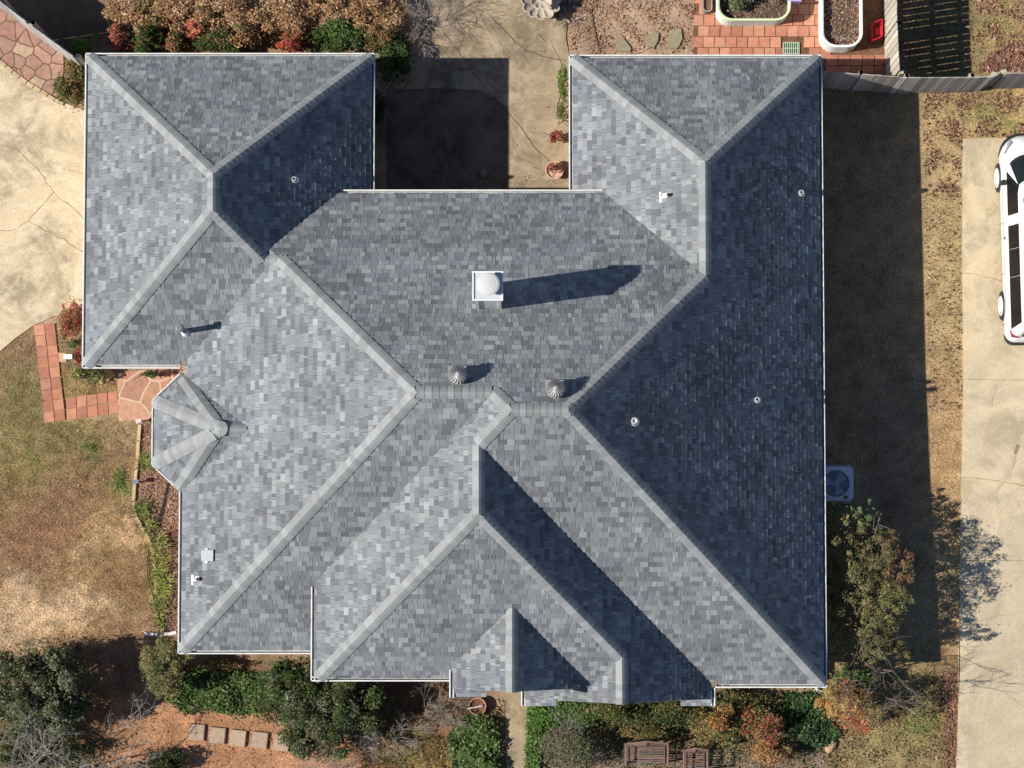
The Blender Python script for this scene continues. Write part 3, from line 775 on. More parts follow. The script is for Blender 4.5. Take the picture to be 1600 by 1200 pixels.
def stems(c,h,n,parent,col=(.14,.11,.08),r=.015,lean=.4):
    mb=MB()
    for i in range(n):
        mb_d=np.array([rng.normal(0,lean),rng.normal(0,lean),1.]); 
        p=np.array(c)+np.array([rng.normal(0,.04),rng.normal(0,.04),-.05])
        q=p+mb_d*h*.4; mb.tube(p,q,r,r*.8,5,col); mb.tube(q,q+(mb_d+rng.normal(0,.3,3))*h*.35,r*.8,r*.3,5,col)
    return mb.build('stem',M['bark'],parent)
for lb,W_,C_ in rest:
    tag(fastmesh('fallen_leaves',leaf_cloud(W_,np.tile([0,0,1.],(len(W_),1)),.06,C_,1.0),4,C_,M['dust']),lb,'leaves',kind='stuff')
GRN=[(.05,.085,.025),(.07,.11,.035),(.04,.065,.025),(.09,.12,.05)]
HOL=[(.055,.072,.028),(.075,.095,.035),(.10,.11,.05),(.04,.05,.024),(.15,.15,.09)]
IVY=[(.06,.12,.03),(.085,.15,.045),(.045,.085,.025),(.13,.18,.07),(.2,.23,.12)]
TAN=[(.44,.27,.16),(.37,.21,.12),(.54,.38,.26),(.27,.15,.09),(.42,.24,.13),(.17,.16,.07)]
RED=[(.38,.05,.035),(.28,.05,.04),(.42,.13,.06),(.20,.05,.04)]
ORG=[(.38,.18,.08),(.34,.22,.10),(.34,.11,.07),(.22,.19,.08),(.42,.26,.13)]
OLV=[(.12,.12,.05),(.17,.14,.06),(.09,.10,.04),(.22,.15,.07)]
MIX=[(.22,.13,.07),(.10,.12,.045),(.30,.15,.08),(.07,.09,.03)]
def shrub(label,px,py,rx,ry,h,n,size,pal,name='shrub',cat='shrub',group=None,lobes=12,st=5,**k):
    zz=h*.6; z=0.
    for _ in range(3):
        p=P(px,py,z+zz); z=float(hgt(p[0],p[1]))
    o=empty(name,(p[0],p[1],z),label,cat,group)
    foliage('foliage',(p[0],p[1],z),rx/67.,ry/67.,h,n,size,pal,o,lobes=lobes,**k)
    if st: stems((p[0],p[1],z),h,st,o)
    return o
g='tan-leaved shrubs north of the garage wing'
for (px,py,rx,ry,h,n,w_) in [(222,20,56,36,1.0,8000,'at the top left, next to the fence shadow'),(295,12,58,42,1.15,9000,'second from the left, touching the upper picture edge'),(372,24,58,44,1.2,9000,'in the middle of the row above a red-leaved bush'),
    (450,16,60,44,1.2,9500,'behind the bright red bush'),(528,16,56,38,1.1,8500,'above the large green bush'),(592,28,48,42,1.1,7000,'at the right end beside the bare grey twigs')]:
    shrub('shrub full of dry tan leaves '+w_,px,py,rx,ry,h,n,.058,TAN,group=g,flat=.45,lobes=34,spread=.95,lr=(.2,.34))
shrub('small fresh green bush tucked under the fence end by the garage corner',124,70,16,15,.7,1000,.07,[(.10,.22,.04),(.14,.26,.06)])
shrub('pinkish red nandina at the left end of the north hedge',184,58,20,22,1.0,1300,.065,[(.40,.11,.10),(.36,.14,.10),(.14,.11,.06),(.11,.12,.05)],'nandina','nandina')
shrub('green glossy bush right of the pinkish red nandina',220,62,36,26,1.0,4200,.065,GRN+[(.3,.07,.05)])
shrub('brown and pink tinted low bush between two green ones on the north side',274,66,28,18,.8,1900,.06,MIX+[(.42,.16,.12)])
shrub('green and brown bush under the tan shrubs left of the bright red one',345,64,52,22,.9,5200,.06,GRN+MIX)
shrub('rosy tipped bush standing above the middle of the north hedge',305,46,20,15,1.2,1100,.06,[(.50,.15,.11),(.45,.2,.13)])
shrub('bright red nandina in the middle of the north hedge',456,66,25,17,1.1,1900,.06,[(.48,.07,.05),(.40,.09,.06),(.28,.10,.06),(.16,.14,.06)],'nandina','nandina')
shrub('large dark green bush right of the bright red nandina',532,58,52,28,1.15,6500,.065,GRN+[(.12,.2,.06)])
shrub('olive brown bush at the right end of the north hedge',596,58,34,26,1.0,3000,.06,OLV+MIX)
shrub('dark green bush in shade beside the garage wing top right corner',616,96,30,42,1.0,3600,.065,GRN)
shrub('low dark shrub in shade along the garage wing east wall',594,170,9,36,.6,900,.05,GRN)
shrub('rounded brown and green bush beside the garage corner and flagstones',112,122,28,42,1.0,4600,.055,MIX+[(.20,.2,.07)],lobes=14)
def bare(label,px,py,h,n,r0,spread,L_,depth,col=(.42,.36,.31),rad=.01,name='bare_shrub',cat='bare shrub',up=.15,area_=(0,0),curl=.25,kids=(2,4)):
    b=G(px,py); o=empty(name,b,label,cat); mb=MB()
    for i in range(n):
        a=rng.uniform(0,2*math.pi); k=rng.uniform(.3,1)*spread
        p=(b[0]+rng.uniform(-1,1)*area_[0],b[1]+rng.uniform(-1,1)*area_[1],b[2]-.03)
        grow(mb,p,(math.cos(a)*k,math.sin(a)*k,1),L_*rng.uniform(.7,1.1),rad,depth,col,.5,up,kids,3,curl)
    mb.build('branch',M['bark'],o); return o
bare('bare pale twiggy shrub at the patio edge right of the tan shrubs',672,42,1.,8,.1,1.3,.62,3,(.40,.33,.29),.007,area_=(.4,.3),up=-.2)
bare('bare leafless bush of fine mauve twigs at the top edge by the patio',716,-4,1.,7,.1,1.3,.55,3,(.30,.22,.20),.006,area_=(.5,.3),up=-.2)
bare('dark leafless twig clump behind the scalloped stone fountain',880,6,1.,8,.1,1.,.32,3,(.07,.05,.06),.008,area_=(.15,.2),up=-.1)
# beside the north-east wing
shrub('slender green climbing plant against the west gutter of the north east wing',880,126,8,28,1.8,900,.05,[(.13,.2,.05),(.2,.2,.08),(.08,.12,.03)],'climbing_plant','plant',st=3)
shrub('sparse lower green plant below the climbing one by the wing',877,176,8,18,1.,350,.05,[(.12,.16,.05),(.2,.16,.08)],'climbing_plant','plant',st=3)
shrub('dark red leaved bush beside the wing above the potted one',871,214,13,13,.8,700,.045,[(.30,.09,.08),(.24,.07,.06),(.36,.15,.12)],'red_shrub','shrub')
pt=empty('potted_plant',G(866,268),'reddish brown plant in a round pale pot at the courtyard edge','potted plant')
m=MB(); bx=G(866,268); m.lathe(bx,[(.14,0),(.2,.22),(.215,.25),(.19,.25),(.185,.2),(.001,.2)],24,(.55,.36,.28)); m.build('pot',M['clay'],pt)
foliage('foliage',(bx[0],bx[1],bx[2]+.2),.17,.17,.4,450,.045,[(.30,.12,.09),(.22,.08,.06)],pt,lobes=8)
# west side
shrub('brick red nandina beside the garage wing at the driveway edge',111,498,19,38,1.1,2400,.055,[(.42,.10,.07),(.34,.10,.07),(.40,.18,.10),(.2,.14,.07)],'nandina','nandina',lobes=14)
shrub('small bluish green plant below the brick red nandina',112,536,9,8,.6,280,.055,[(.14,.19,.10),(.10,.15,.06)])
shrub('dark red low nandina next to the white block by the garage corner',122,556,6,13,.7,300,.05,[(.28,.07,.07),(.2,.06,.05)],'nandina','nandina')
shrub('yellow green spiky bush under the garage wing southwest corner',140,584,24,16,.7,1500,.06,[(.26,.26,.09),(.14,.18,.07),(.22,.14,.09),(.10,.12,.05)])
shrub('round dark green bush on the porch flagstones under the eave',236,584,18,6,.6,500,.045,GRN)
def tuft(label,px,py,n,L_,cols,sx=.08,sy=.08,name='grass_tuft',cat='grass plant',group=None):
    b=np.array(G(px,py)); o=empty(name,tuple(b),label,cat,group)
    a=rng.uniform(0,2*np.pi,n); rr=rng.uniform(.3,1,n)*L_
    base=b+np.stack([rng.normal(0,sx,n),rng.normal(0,sy,n),np.full(n,.02)],1)
    d=np.stack([np.cos(a),np.sin(a),np.zeros(n)],1); s=np.stack([-np.sin(a),np.cos(a),np.zeros(n)],1)*.008
    mid=base+d*rr[:,None]*.45+np.array([0,0,1])*(L_*.75); tip=base+d*rr[:,None]+np.array([0,0,1])*(L_*.55)
    V=np.stack([base-s,mid-s,tip,mid+s],1); pal=np.array(cols); C=pal[rng.integers(len(pal),size=n)]*rng.uniform(.7,1.3,(n,1))
    fastmesh('blade',V,4,C,M['leaf'],o); return o
YG=[(.24,.27,.08),(.16,.22,.06),(.30,.30,.12)]
g='grassy border plants beside the hose'
tuft('pale green grassy tuft under the bay roof corner',228,724,160,.24,YG,group=g)
tuft('bushy green grass clump where the edging bends',220,797,150,.26,[(.12,.2,.05),(.2,.24,.08)],.10,.14,group=g)
tuft('grass clump just below the bend of the edging',232,822,90,.22,YG,.08,.1,group=g)
tuft('yellow green grass clump crossed by the hose',250,848,130,.28,YG,.14,.12,group=g)
tuft('yellow grass clump left of the downpipe end, second from below',248,878,140,.26,[(.36,.32,.10),(.24,.26,.08)],.10,.18,group=g)
tuft('tall bright green grass clump beside the southwest eave',252,915,240,.30,[(.22,.30,.06),(.30,.33,.10)],.12,.25,group=g)
tuft('lowest narrow green grass clump of the west border',248,962,120,.26,[(.20,.26,.06),(.26,.26,.1)],.08,.22,group=g)
tuft('small green weed tuft on the west lawn by the path',142,697,90,.10,[(.10,.17,.04)],.14,.09,'weed_tuft','weed')
tuft('taller green weed tuft on the lawn near the edging',186,748,110,.12,[(.10,.19,.04)],.07,.12,'weed_tuft','weed')
# southwest
def tree(label,parts,base,h,name='tree',cat='tree',pal=HOL,n=8000,size=.07,trunk_r=.07,bark=(.20,.17,.14),lobes=18,z0=.5,limbs=6,**k):
    b=G(*base); o=empty(name,b,label,cat); mb=MB()
    mb.tube((b[0],b[1],b[2]-.1),(b[0],b[1],b[2]+h*.35),trunk_r,trunk_r*.75,8,bark)
    for i in range(limbs):
        pc=parts[i%len(parts)]; tp=P(pc[0],pc[1],h*.7)
        q=np.array([tp[0]+rng.normal(0,pc[2]/67*.3),tp[1]+rng.normal(0,pc[3]/67*.3),b[2]+h*rng.uniform(.55,.85)])
        s=np.array([b[0],b[1],b[2]+h*rng.uniform(.12,.34)]); m_=(s+q)/2+rng.normal(0,.08,3)
        mb.tube(s,m_,trunk_r*.6,trunk_r*.35,6,bark); mb.tube(m_,q,trunk_r*.35,trunk_r*.12,5,bark)
        for _ in range(5):
            mb.tube(m_+(q-m_)*rng.random(),q+rng.normal(0,.22,3),trunk_r*.15,trunk_r*.05,4,bark)
    mb.build('trunk',M['bark'],o)
    Vs=[];tot=sum(p[2]*p[3] for p in parts)
    for p in parts:
        c=P(p[0],p[1],b[2]+h*.65); pp=p[4] if len(p)>4 else pal
        foliage('crown',(c[0],c[1],b[2]),p[2]/67,p[3]/67,h*(p[5] if len(p)>5 else 1.),max(200,int(n*p[2]*p[3]/tot)),size,pp,o,lobes=max(4,int(lobes*p[2]*p[3]/tot)),z0=z0,**k)
    return o
tree('big grey green holly tree at the left edge below the lawn',[(30,1062,48,52),(98,1070,42,60),(30,1115,48,44),(68,1050,34,44),(78,1115,50,40)],(60,1085),2.4,'holly_tree','tree',HOL+[(.16,.17,.12),(.2,.21,.15)],30000,.06,lobes=95,z0=.5,lr=(.18,.30),spread=.9)
shrub('dark evergreen bush at the bottom edge left of the stepping stones',255,1192,48,22,.7,2600,.055,HOL)
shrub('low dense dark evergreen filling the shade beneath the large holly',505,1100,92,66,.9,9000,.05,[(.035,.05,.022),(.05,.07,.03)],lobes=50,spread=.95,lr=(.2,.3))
shrub('dark evergreen bush at the bottom left behind bare branches',65,1170,95,36,.8,7000,.06,HOL)
tree('feathery yellow green juniper at the southwest roof corner',[(250,1045,32,46,[(.15,.17,.07),(.20,.19,.08),(.10,.13,.06),(.26,.21,.10)]),(280,1020,26,24,[(.24,.19,.09),(.16,.16,.07)])],(262,1050),1.7,'juniper','tree',HOL,11000,.045,lobes=40,z0=.2,lr=(.2,.34),spread=.9)
def ground_cover(label,poly,n,size,pal,h=.25,name='ivy',cat='ivy'):
    xs=[p[0] for p in poly];ys=[p[1] for p in poly]; pts=[];pc=poly if area(poly)>0 else poly[::-1]
    Q=np.stack([rng.uniform(min(xs),max(xs),n*2),rng.uniform(min(ys),max(ys),n*2)],1)
    keep=inpoly(poly,Q); Q=Q[keep][:n]; Q=Q+rng.normal(0,3.5,Q.shape)*(rng.random((len(Q),1))<.5); W=np.array([G(a,b) for a,b in Q])
    bump=.5+.5*np.sin(W[:,0]*5.1+2*np.sin(W[:,1]*3.7))*np.cos(W[:,1]*4.3)
    W[:,2]+=h*(.25+.75*bump)*rng.uniform(.5,1.05,len(W))
    pal=np.array(pal); C=pal[rng.integers(len(pal),size=len(W))]*rng.uniform(.6,1.4,(len(W),1))
    o=fastmesh(name,leaf_cloud(W,np.tile([0,0,1.],(len(W),1)),size,C,.8),4,C,M['leaf']); tag(o,label,cat,kind='stuff'); return o
def inpoly(poly,Q):
    x,y=Q[:,0],Q[:,1]; ins=np.zeros(len(Q),bool); n=len(poly)
    for i in range(n):
        x0,y0=poly[i];x1,y1=poly[(i+1)%n]
        c=((y0>y)!=(y1>y))&(x<(x1-x0)*(y-y0)/((y1-y0) or 1e-9)+x0); ins^=c
    return ins
ground_cover('bright green ivy bed below the southwest eave and juniper',[(262,1050),(300,1042),(360,1050),(420,1050),(430,1080),(418,1112),(370,1118),(320,1108),(292,1118),(262,1095)],5200,.075,IVY,.35)
shrub('low brown twiggy shrub in the ivy under the south eave',345,1040,40,10,.5,700,.05,MIX)
tree('large dark glossy holly in front of the south eave',[(470,1088,54,58),(548,1092,54,58),(505,1145,62,44),(440,1062,36,34,GRN),(510,1080,50,50)],(500,1110),2.0,'holly_tree','tree',HOL+GRN+[(.15,.17,.11),(.18,.20,.14)],36000,.055,lobes=120,z0=.4,lr=(.18,.3),spread=.9)
bare('pale bare branches rising through the large dark holly',498,1128,2.,9,.1,.8,.75,3,(.46,.42,.36),.008,area_=(.35,.25),up=.3)
def baretree(label,px,py,h,n,L_,depth,col,rad,spread=.9,area_=(.3,.2),up=.3,kids=(2,4),curl=.3,name='bare_tree'):
    b=G(px,py); o=empty(name,b,label,'bare tree'); mb=MB()
    for i in range(n):
        a=rng.uniform(0,2*math.pi); k=rng.uniform(.2,1)*spread
        p=np.array((b[0]+rng.uniform(-1,1)*area_[0],b[1]+rng.uniform(-1,1)*area_[1],b[2]-.05)); d=np.array((math.cos(a)*k*.5,math.sin(a)*k*.5,1.)); q=p+d*h*.4
        tr=MB(); tr.tube(p,q,rad*1.7,rad*1.2,7,col); tr.build('stem',M['bark'],o)
        grow(mb,q,(math.cos(a)*k,math.sin(a)*k,.9),L_*rng.uniform(.8,1.1),rad,depth,col,.55,up,kids,3,curl)
    mb.build('branch',M['bark'],o); return o
baretree('leafless tree with pale grey arching branches at the bottom left',85,1208,1.5,15,1.0,3,(.37,.33,.29),.0115,1.5,(1.15,.25),.0,curl=.5)
baretree('leafless grey branched bush at the bottom edge below the stepping stones',480,1212,.4,9,.6,3,(.30,.26,.24),.007,1.3,(.9,.2),.1,name='bare_tree')
bare('bare twiggy bush in the shade left of the round pot',690,1104,.8,7,.1,1.1,.5,3,(.36,.31,.27),.007,area_=(.4,.2))
bare('bare twig clump beside the large holly and yellow moss',590,1150,.8,6,.1,1.1,.5,3,(.42,.36,.30),.007,area_=(.4,.15))
ground_cover('yellow green moss and low weeds between holly and ivy',[(590,1150),(640,1140),(690,1150),(705,1200),(580,1215)],2600,.035,[(.26,.24,.07),(.34,.24,.10),(.18,.18,.05)],.07,'moss','moss')
ground_cover('dense bright ivy left of the narrow walkway',[(700,1150),(720,1120),(755,1112),(778,1135),(783,1170),(780,1240),(712,1240),(705,1190)],4600,.08,IVY,.45)
ground_cover('bright ivy along the right side of the narrow walkway',[(824,1100),(868,1098),(880,1120),(858,1140),(842,1180),(838,1240),(820,1240),(822,1160)],3600,.07,[(.09,.18,.04),(.06,.12,.03),(.16,.25,.08)],.35)
ground_cover('dark green ivy under the projecting gable',[(866,1098),(925,1100),(930,1130),(890,1150),(868,1135)],2400,.075,[(.06,.12,.035),(.09,.16,.05),(.15,.2,.1)],.4)
shrub('dark green shrub below the rake of the larger gable',965,1114,58,28,1.0,5200,.055,OLV+GRN)
shrub('dark olive shrub between the gable and the red leaved bush',1055,1116,60,32,1.0,6000,.055,OLV+GRN)
shrub('grey green twiggy shrub at the bottom right of the walkway ivy',893,1168,54,42,1.1,6000,.05,[(.13,.14,.09),(.10,.12,.06),(.18,.15,.10)])
shrub('brown green shrub behind the wooden benches',1015,1142,56,14,.8,1800,.05,OLV)
bare('thin grey twigs poking out of the grey green shrub',895,1170,1.1,7,.1,1.,.6,3,(.34,.31,.27),.006,area_=(.4,.3))
shrub('orange and green nandina beside the wooden benches',1120,1130,44,38,1.2,5200,.055,[(.40,.16,.07),(.16,.17,.07),(.10,.13,.05),(.42,.25,.10),(.24,.2,.09)],'nandina','nandina',lobes=16)
shrub('red tipped nandina under the south eave near the southeast corner',1185,1132,44,36,1.1,4400,.055,[(.34,.10,.08),(.14,.16,.06),(.3,.22,.09),(.09,.12,.04)],'nandina','nandina',lobes=14)
shrub('orange leaved nandina at the bottom edge by the flat stone',1208,1172,38,24,.9,2600,.055,ORG,'nandina','nandina')
ground_cover('deep green glossy ground ivy south of the southeast eave',[(1225,1085),(1275,1082),(1290,1110),(1312,1150),(1280,1165),(1235,1150),(1215,1125)],3800,.075,[(.03,.07,.03),(.05,.10,.04),(.08,.13,.06)],.4)
shrub('olive shrub tucked under the eave left of the deep green ivy',1150,1092,56,18,.8,2800,.055,OLV+GRN)
shrub('green holly bush with white flecked leaves right of the southeast roof corner',1336,1058,36,20,1.1,2600,.055,[(.09,.16,.05),(.06,.10,.03),(.16,.2,.1)])
# red/orange small tree with bare upper stems
ct=tree('small orange and red leaved tree beyond the southeast roof corner',[(1325,1092,40,36,ORG),(1335,1122,34,30,ORG+RED[:2]),(1300,1098,24,28,[(.38,.3,.12),(.44,.24,.09)])],(1326,1085),2.3,'autumn_tree','tree',ORG,8000,.045,lobes=40,z0=.5,trunk_r=.035,lr=(.22,.36))
baretree('tall leafless multi stemmed tree behind the orange tree',1338,1068,3.2,5,.85,3,(.20,.16,.13),.011,.42,(.14,.16),.4,name='bare_tree',kids=(2,3))
tree('broad leafy brown green tree along the east wall below the air conditioner',[(1316,802,22,22,[(.12,.17,.07),(.2,.24,.14)],.9),(1356,806,22,24,[(.11,.16,.07),(.2,.24,.14)],.9),(1322,845,32,34,[(.27,.20,.09),(.14,.15,.07)],1.),(1366,868,34,40,[(.16,.14,.08),(.13,.14,.07),(.2,.15,.09)],1.),(1392,885,26,44,[(.25,.14,.09),(.2,.12,.08),(.14,.14,.07)],1.),(1344,905,46,44,[(.17,.16,.08),(.12,.13,.06),(.22,.19,.10)],1.),(1304,920,22,34,[(.09,.11,.05),(.13,.13,.07)],.8),(1379,945,36,44,[(.20,.19,.09),(.14,.15,.06)],1.),(1344,975,42,42,[(.19,.17,.08),(.13,.13,.06)],1.),(1354,1012,44,26,[(.18,.17,.09),(.12,.13,.06)],.9),(1398,1012,20,22,OLV,.9)],(1356,920),2.9,'leafy_tree','tree',OLV,34000,.045,lobes=360,z0=.9,spread=1.2,lr=(.10,.26))

# ---------------------------------------------------------------- litter and turf
def litter(label,poly,n,size,pal,name='fallen_leaves',cat='leaves',up=.0,clump=None):
    xs=[p[0] for p in poly];ys=[p[1] for p in poly]
    Q=np.stack([rng.uniform(min(xs),max(xs),n*2),rng.uniform(min(ys),max(ys),n*2)],1)
    Q=Q[inpoly(poly,Q)]
    if clump is not None:
        nn=np.sin(Q[:,0]*.11+1.7*np.sin(Q[:,1]*.07))+np.sin(Q[:,1]*.13+1.3*np.sin(Q[:,0]*.09+1)); Q=Q[rng.random(len(Q))<1/(1+np.exp(-clump*nn))]
    Q=Q[:n]
    W=np.array([G(a,b) for a,b in Q]); W[:,2]+=up+rng.uniform(.01,.05,len(W))
    pal=np.array(pal); C=pal[rng.integers(len(pal),size=len(W))]*rng.uniform(.6,1.3,(len(W),1))
    o=fastmesh(name,leaf_cloud(W,np.tile([0,0,1.],(len(W),1)),size,C,1.2),4,C,M['dust']); tag(o,label,cat,kind='stuff')
LV=[(.36,.19,.12),(.28,.13,.09),(.42,.27,.17),(.22,.10,.07)]
DK=[(.27,.13,.09),(.33,.17,.12),(.20,.09,.065),(.38,.23,.17)]
litter('brown fallen leaves over the bed right of the fountain',[(888,-40),(1085,-40),(1085,86),(889,86)],3600,.05,LV+[(.46,.33,.23),(.33,.24,.16)],up=.01,clump=1.6)
litter('few stray leaves on the dim courtyard concrete',[(600,20),(880,20),(880,290),(600,290)],170,.05,LV)
litter('heap of dark reddish leaves in the northeast corner of the grass',[(1530,110),(1545,85),(1580,68),(1640,75),(1640,112),(1525,112)],1500,.075,DK)
litter('scattered reddish leaves on the grass at the top right corner',[(1525,-40),(1640,-40),(1640,80),(1525,110)],1100,.07,DK+LV,clump=2)
litter('dark leaves strewn over the grass south of the wooden fence',[(1440,146),(1640,140),(1640,215),(1505,215),(1500,300),(1445,300)],2400,.065,DK+[(.12,.07,.05)],clump=2)
litter('small dark leaves on the strip of dry grass by the east driveway',[(1440,290),(1503,290),(1503,640),(1452,640)],1100,.045,[(.12,.075,.05),(.2,.1,.07)],clump=1)
litter('reddish leaves lining the driveway edge near the bottom right',[(1468,1050),(1499,1050),(1495,1240),(1478,1240)],1000,.06,DK)
litter('reddish bark chips in the bed below the bay roof',[(222,660),(240,660),(240,730),(282,775),(282,990),(247,990),(243,870),(236,842),(214,800),(211,780)],4200,.05,[(.34,.17,.12),(.43,.27,.2),(.26,.12,.085),(.48,.36,.27),(.2,.13,.08)],'bark_chips','mulch')
litter('dry leaves under the fence in the shaded northeast yard',[(1400,-20),(1520,-20),(1520,110),(1400,115)],800,.06,DK)
litter('tan fallen leaves beneath the north hedge',[(170,-20),(640,-20),(640,75),(170,75)],3500,.06,TAN)
litter('brown leaves scattered around the southern clay ground',[(150,1110),(620,1120),(620,1200),(150,1200)],1300,.045,[(.5,.28,.16),(.3,.14,.08),(.4,.2,.1)],clump=1)
litter('brown litter around the wooden benches',[(900,1140),(1300,1140),(1300,1200),(900,1200)],1500,.05,[(.3,.2,.13),(.18,.11,.08),(.4,.3,.2)])
litter('loose mixed undergrowth and dead leaves between the southern shrubs',[(560,1085),(788,1090),(788,1210),(560,1210)],5200,.05,OLV+[(.24,.15,.09),(.12,.12,.05),(.3,.2,.12)],'undergrowth','undergrowth',up=.03,clump=1.2)
litter('loose weeds and leaves around the southeast shrubs and benches',[(830,1085),(1300,1085),(1310,1210),(830,1210)],9000,.05,OLV+GRN+[(.28,.17,.1),(.2,.12,.08)],'undergrowth','undergrowth',up=.04,clump=1.)
litter('leaves and sparse weeds under the southeast orange tree',[(1290,1050),(1480,1050),(1480,1210),(1290,1210)],3000,.05,OLV+[(.34,.2,.12),(.4,.28,.14)],'undergrowth','undergrowth',up=.02,clump=1.)
litter('tan leaf flecks and clippings spread over the west lawn',[(-20,560),(60,520),(70,665),(215,665),(208,790),(240,860),(240,1000),(-20,1000)],2600,.03,[(.45,.33,.2),(.2,.13,.08),(.52,.42,.3),(.3,.16,.1)],clump=.8)
def turf(label,poly,n,L_=.05):
    xs=[p[0] for p in poly];ys=[p[1] for p in poly]
    Q=np.stack([rng.uniform(min(xs),max(xs),n*2),rng.uniform(min(ys),max(ys),n*2)],1); Q=Q[inpoly(poly,Q)][:n]
    # vectorised ground solve
    z=np.zeros(len(Q))
    for _ in range(4):
        v=_d[None]+_r[None]*((Q[:,0]-800)/FPX)[:,None]+_u[None]*((600-Q[:,1])/FPX)[:,None]
        W=CAM+v*((z-CAM[2])/v[:,2])[:,None]; z=hgt(W[:,0],W[:,1])
    base=np.stack([W[:,0],W[:,1],z],1); N=len(base)
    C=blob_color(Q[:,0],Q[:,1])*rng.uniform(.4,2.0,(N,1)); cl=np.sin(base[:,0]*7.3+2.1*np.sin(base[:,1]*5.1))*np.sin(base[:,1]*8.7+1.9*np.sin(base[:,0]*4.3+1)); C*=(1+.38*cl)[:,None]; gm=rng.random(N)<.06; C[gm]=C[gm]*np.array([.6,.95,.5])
    a=rng.uniform(0,2*np.pi,N); d=np.stack([np.cos(a),np.sin(a),np.zeros(N)],1); s=np.stack([-np.sin(a),np.cos(a),np.zeros(N)],1)*rng.uniform(.003,.008,(N,1))
    l=L_*rng.uniform(.5,1.3,(N,1)); tip=base+d*l+np.array([0,0,1])*l*rng.uniform(.2,.9,(N,1))
    V=np.stack([base-s,base+s,tip],1)
    o=fastmesh('grass',V,3,C,M['leaf']); tag(o,label,'grass',kind='stuff')
turf('dry brown lawn grass west of the house',[(-30,560),(60,508),(68,660),(190,655),(218,660),(210,780),(244,860),(246,990),(240,1030),(160,1120),(-30,1120)],80000)
turf('thin dry grass around the brick path by the garage wing',[(86,500),(125,480),(128,580),(185,590),(184,612),(98,622)],5000)
turf('tan dormant grass strip along the east side of the house',[(1262,140),(1503,148),(1503,600),(1499,1050),(1494,1240),(1290,1240),(1262,1040)],70000)
turf('patchy grass north of the east fence corner',[(1400,-40),(1640,-40),(1640,112),(1400,120)],14000)
turf('patchy grass between the fence and the parked car',[(1500,140),(1640,136),(1640,216),(1502,216)],7000)

# ================================================================ FENCES
def fence(label,base,h,pw=.10,gap=.008,back=1,cols=None,scal=None,rails=True,postevery=2.4):
    pts=[np.array(G(*p)) for p in base]; o=empty('wooden_fence',tuple(pts[0]),label,'fence')
    cols=cols or [(.38,.35,.32),(.30,.27,.25),(.47,.43,.39),(.25,.22,.205),(.36,.30,.25)]
    mb=MB(); rl=MB(); po=[]
    dist=0
    for i in range(len(pts)-1):
        a,b=pts[i],pts[i+1]; d=b-a; L_=np.linalg.norm(d[:2]); u=d/L_; n=np.array([-u[1],u[0],0])*back
        k=int(L_/(pw+gap))
        for j in range(k):
            s=j*(pw+gap); p=a+u*s; q=a+u*(s+pw)
            hh=h+(scal(dist+s) if scal else 0)+random.uniform(-.01,.01); c=random.choice(cols); f=random.uniform(.85,1.15); c=tuple(f*x for x in c)
            j0=random.uniform(-.004,.004)
            poly=[(p+n*j0)[:2],(q+n*j0)[:2],(q+n*(j0+.018))[:2],(p+n*(j0+.018))[:2]]
            if back<0: poly=poly[::-1]
            mb.hexa([tuple(x) for x in poly],float(p[2])-.05,float(p[2])+hh,c)
        for z in (.35,h*.55,h-.25):
            A=a+n*.04+np.array([0,0,z]);B=b+n*.04+np.array([0,0,z]); rl=MB(); rl.bar(A,B,.04,.09,(.33,.29,.24)); rl.build('rail',M['wood'],o)
        m=max(1,int(L_/postevery))
        for j in range(m+1):
            p=a+u*min(L_,j*postevery)+n*.10
            pm=MB(); pm.box(p[0]-.045,p[0]+.045,p[1]-.045,p[1]+.045,p[2]-.1,p[2]+h-.22,(.42,.38,.30)); pm.build('post',M['wood'],o)
        dist+=L_
    mb.build('picket_panel',M['wood'],o); return o
fence('grey weathered plank fence running left to right past the northeast wing',[(1268,136),(1330,141),(1400,146),(1500,145),(1534,143)],1.9,.14,.006,back=1,scal=lambda s:.06*math.sin(s*1.1))
fence('plank fence section at the right edge beyond the fence jog',[(1548,139),(1660,137)],1.9,.14,.006,back=1)
fence('sunlit pale plank fence running up from the corner to the top edge',[(1385,134),(1381,60),(1380,-60)],1.95,.14,.016,back=-1,cols=[(.52,.46,.37),(.46,.40,.32),(.57,.51,.42)])
fence('thin grey board fence crossing the top left corner',[(-40,-18),(20,27),(70,66),(138,116)],2.05,.12,.006,back=1,cols=[(.45,.43,.40),(.38,.36,.34)])
# border edging stones of the flagstone terrace
def stones(label,px0,w_,n,col,name='edging_stone',cat='edging stone',group=None):
    pass
mb=MB()
arc=[(-20,80),(0,96),(20,113),(42,130),(64,143),(86,157),(100,163)]
for i in range(len(arc)-1):
    a=np.array(arc[i],float);b=np.array(arc[i+1],float)
    for t in (0,.5):
        p=G(*(a+(b-a)*(t+.03)));q=G(*(a+(b-a)*(t+.47)))
        f=random.uniform(.85,1.1); mb.bar((p[0],p[1],p[2]+.03),(q[0],q[1],q[2]+.03),.09,.08,(.46*f,.34*f,.21*f))
tag(mb.build('stone_edging',M['stone']),'curved row of tan edging stones between flagstones and driveway','edging')
mb=MB()
arc=[(219,664),(217,690),(215,720),(211,756),(209,785),(211,802),(222,824),(236,848),(241,870),(243,895),(244,930)]
for i in range(len(arc)-1):
    p=G(*arc[i]);q=G(*arc[i+1]); p=np.array(p);q=np.array(q); e=p+(q-p)*.94
    f=random.uniform(.85,1.1); mb.bar((p[0],p[1],p[2]+.04),(e[0],e[1],e[2]+.04),.075,.1,(.50*f,.37*f,.22*f))
tag(mb.build('timber_edging',M['wood']),'tan timber edging between the west lawn and the mulch bed','edging')
mb=MB()
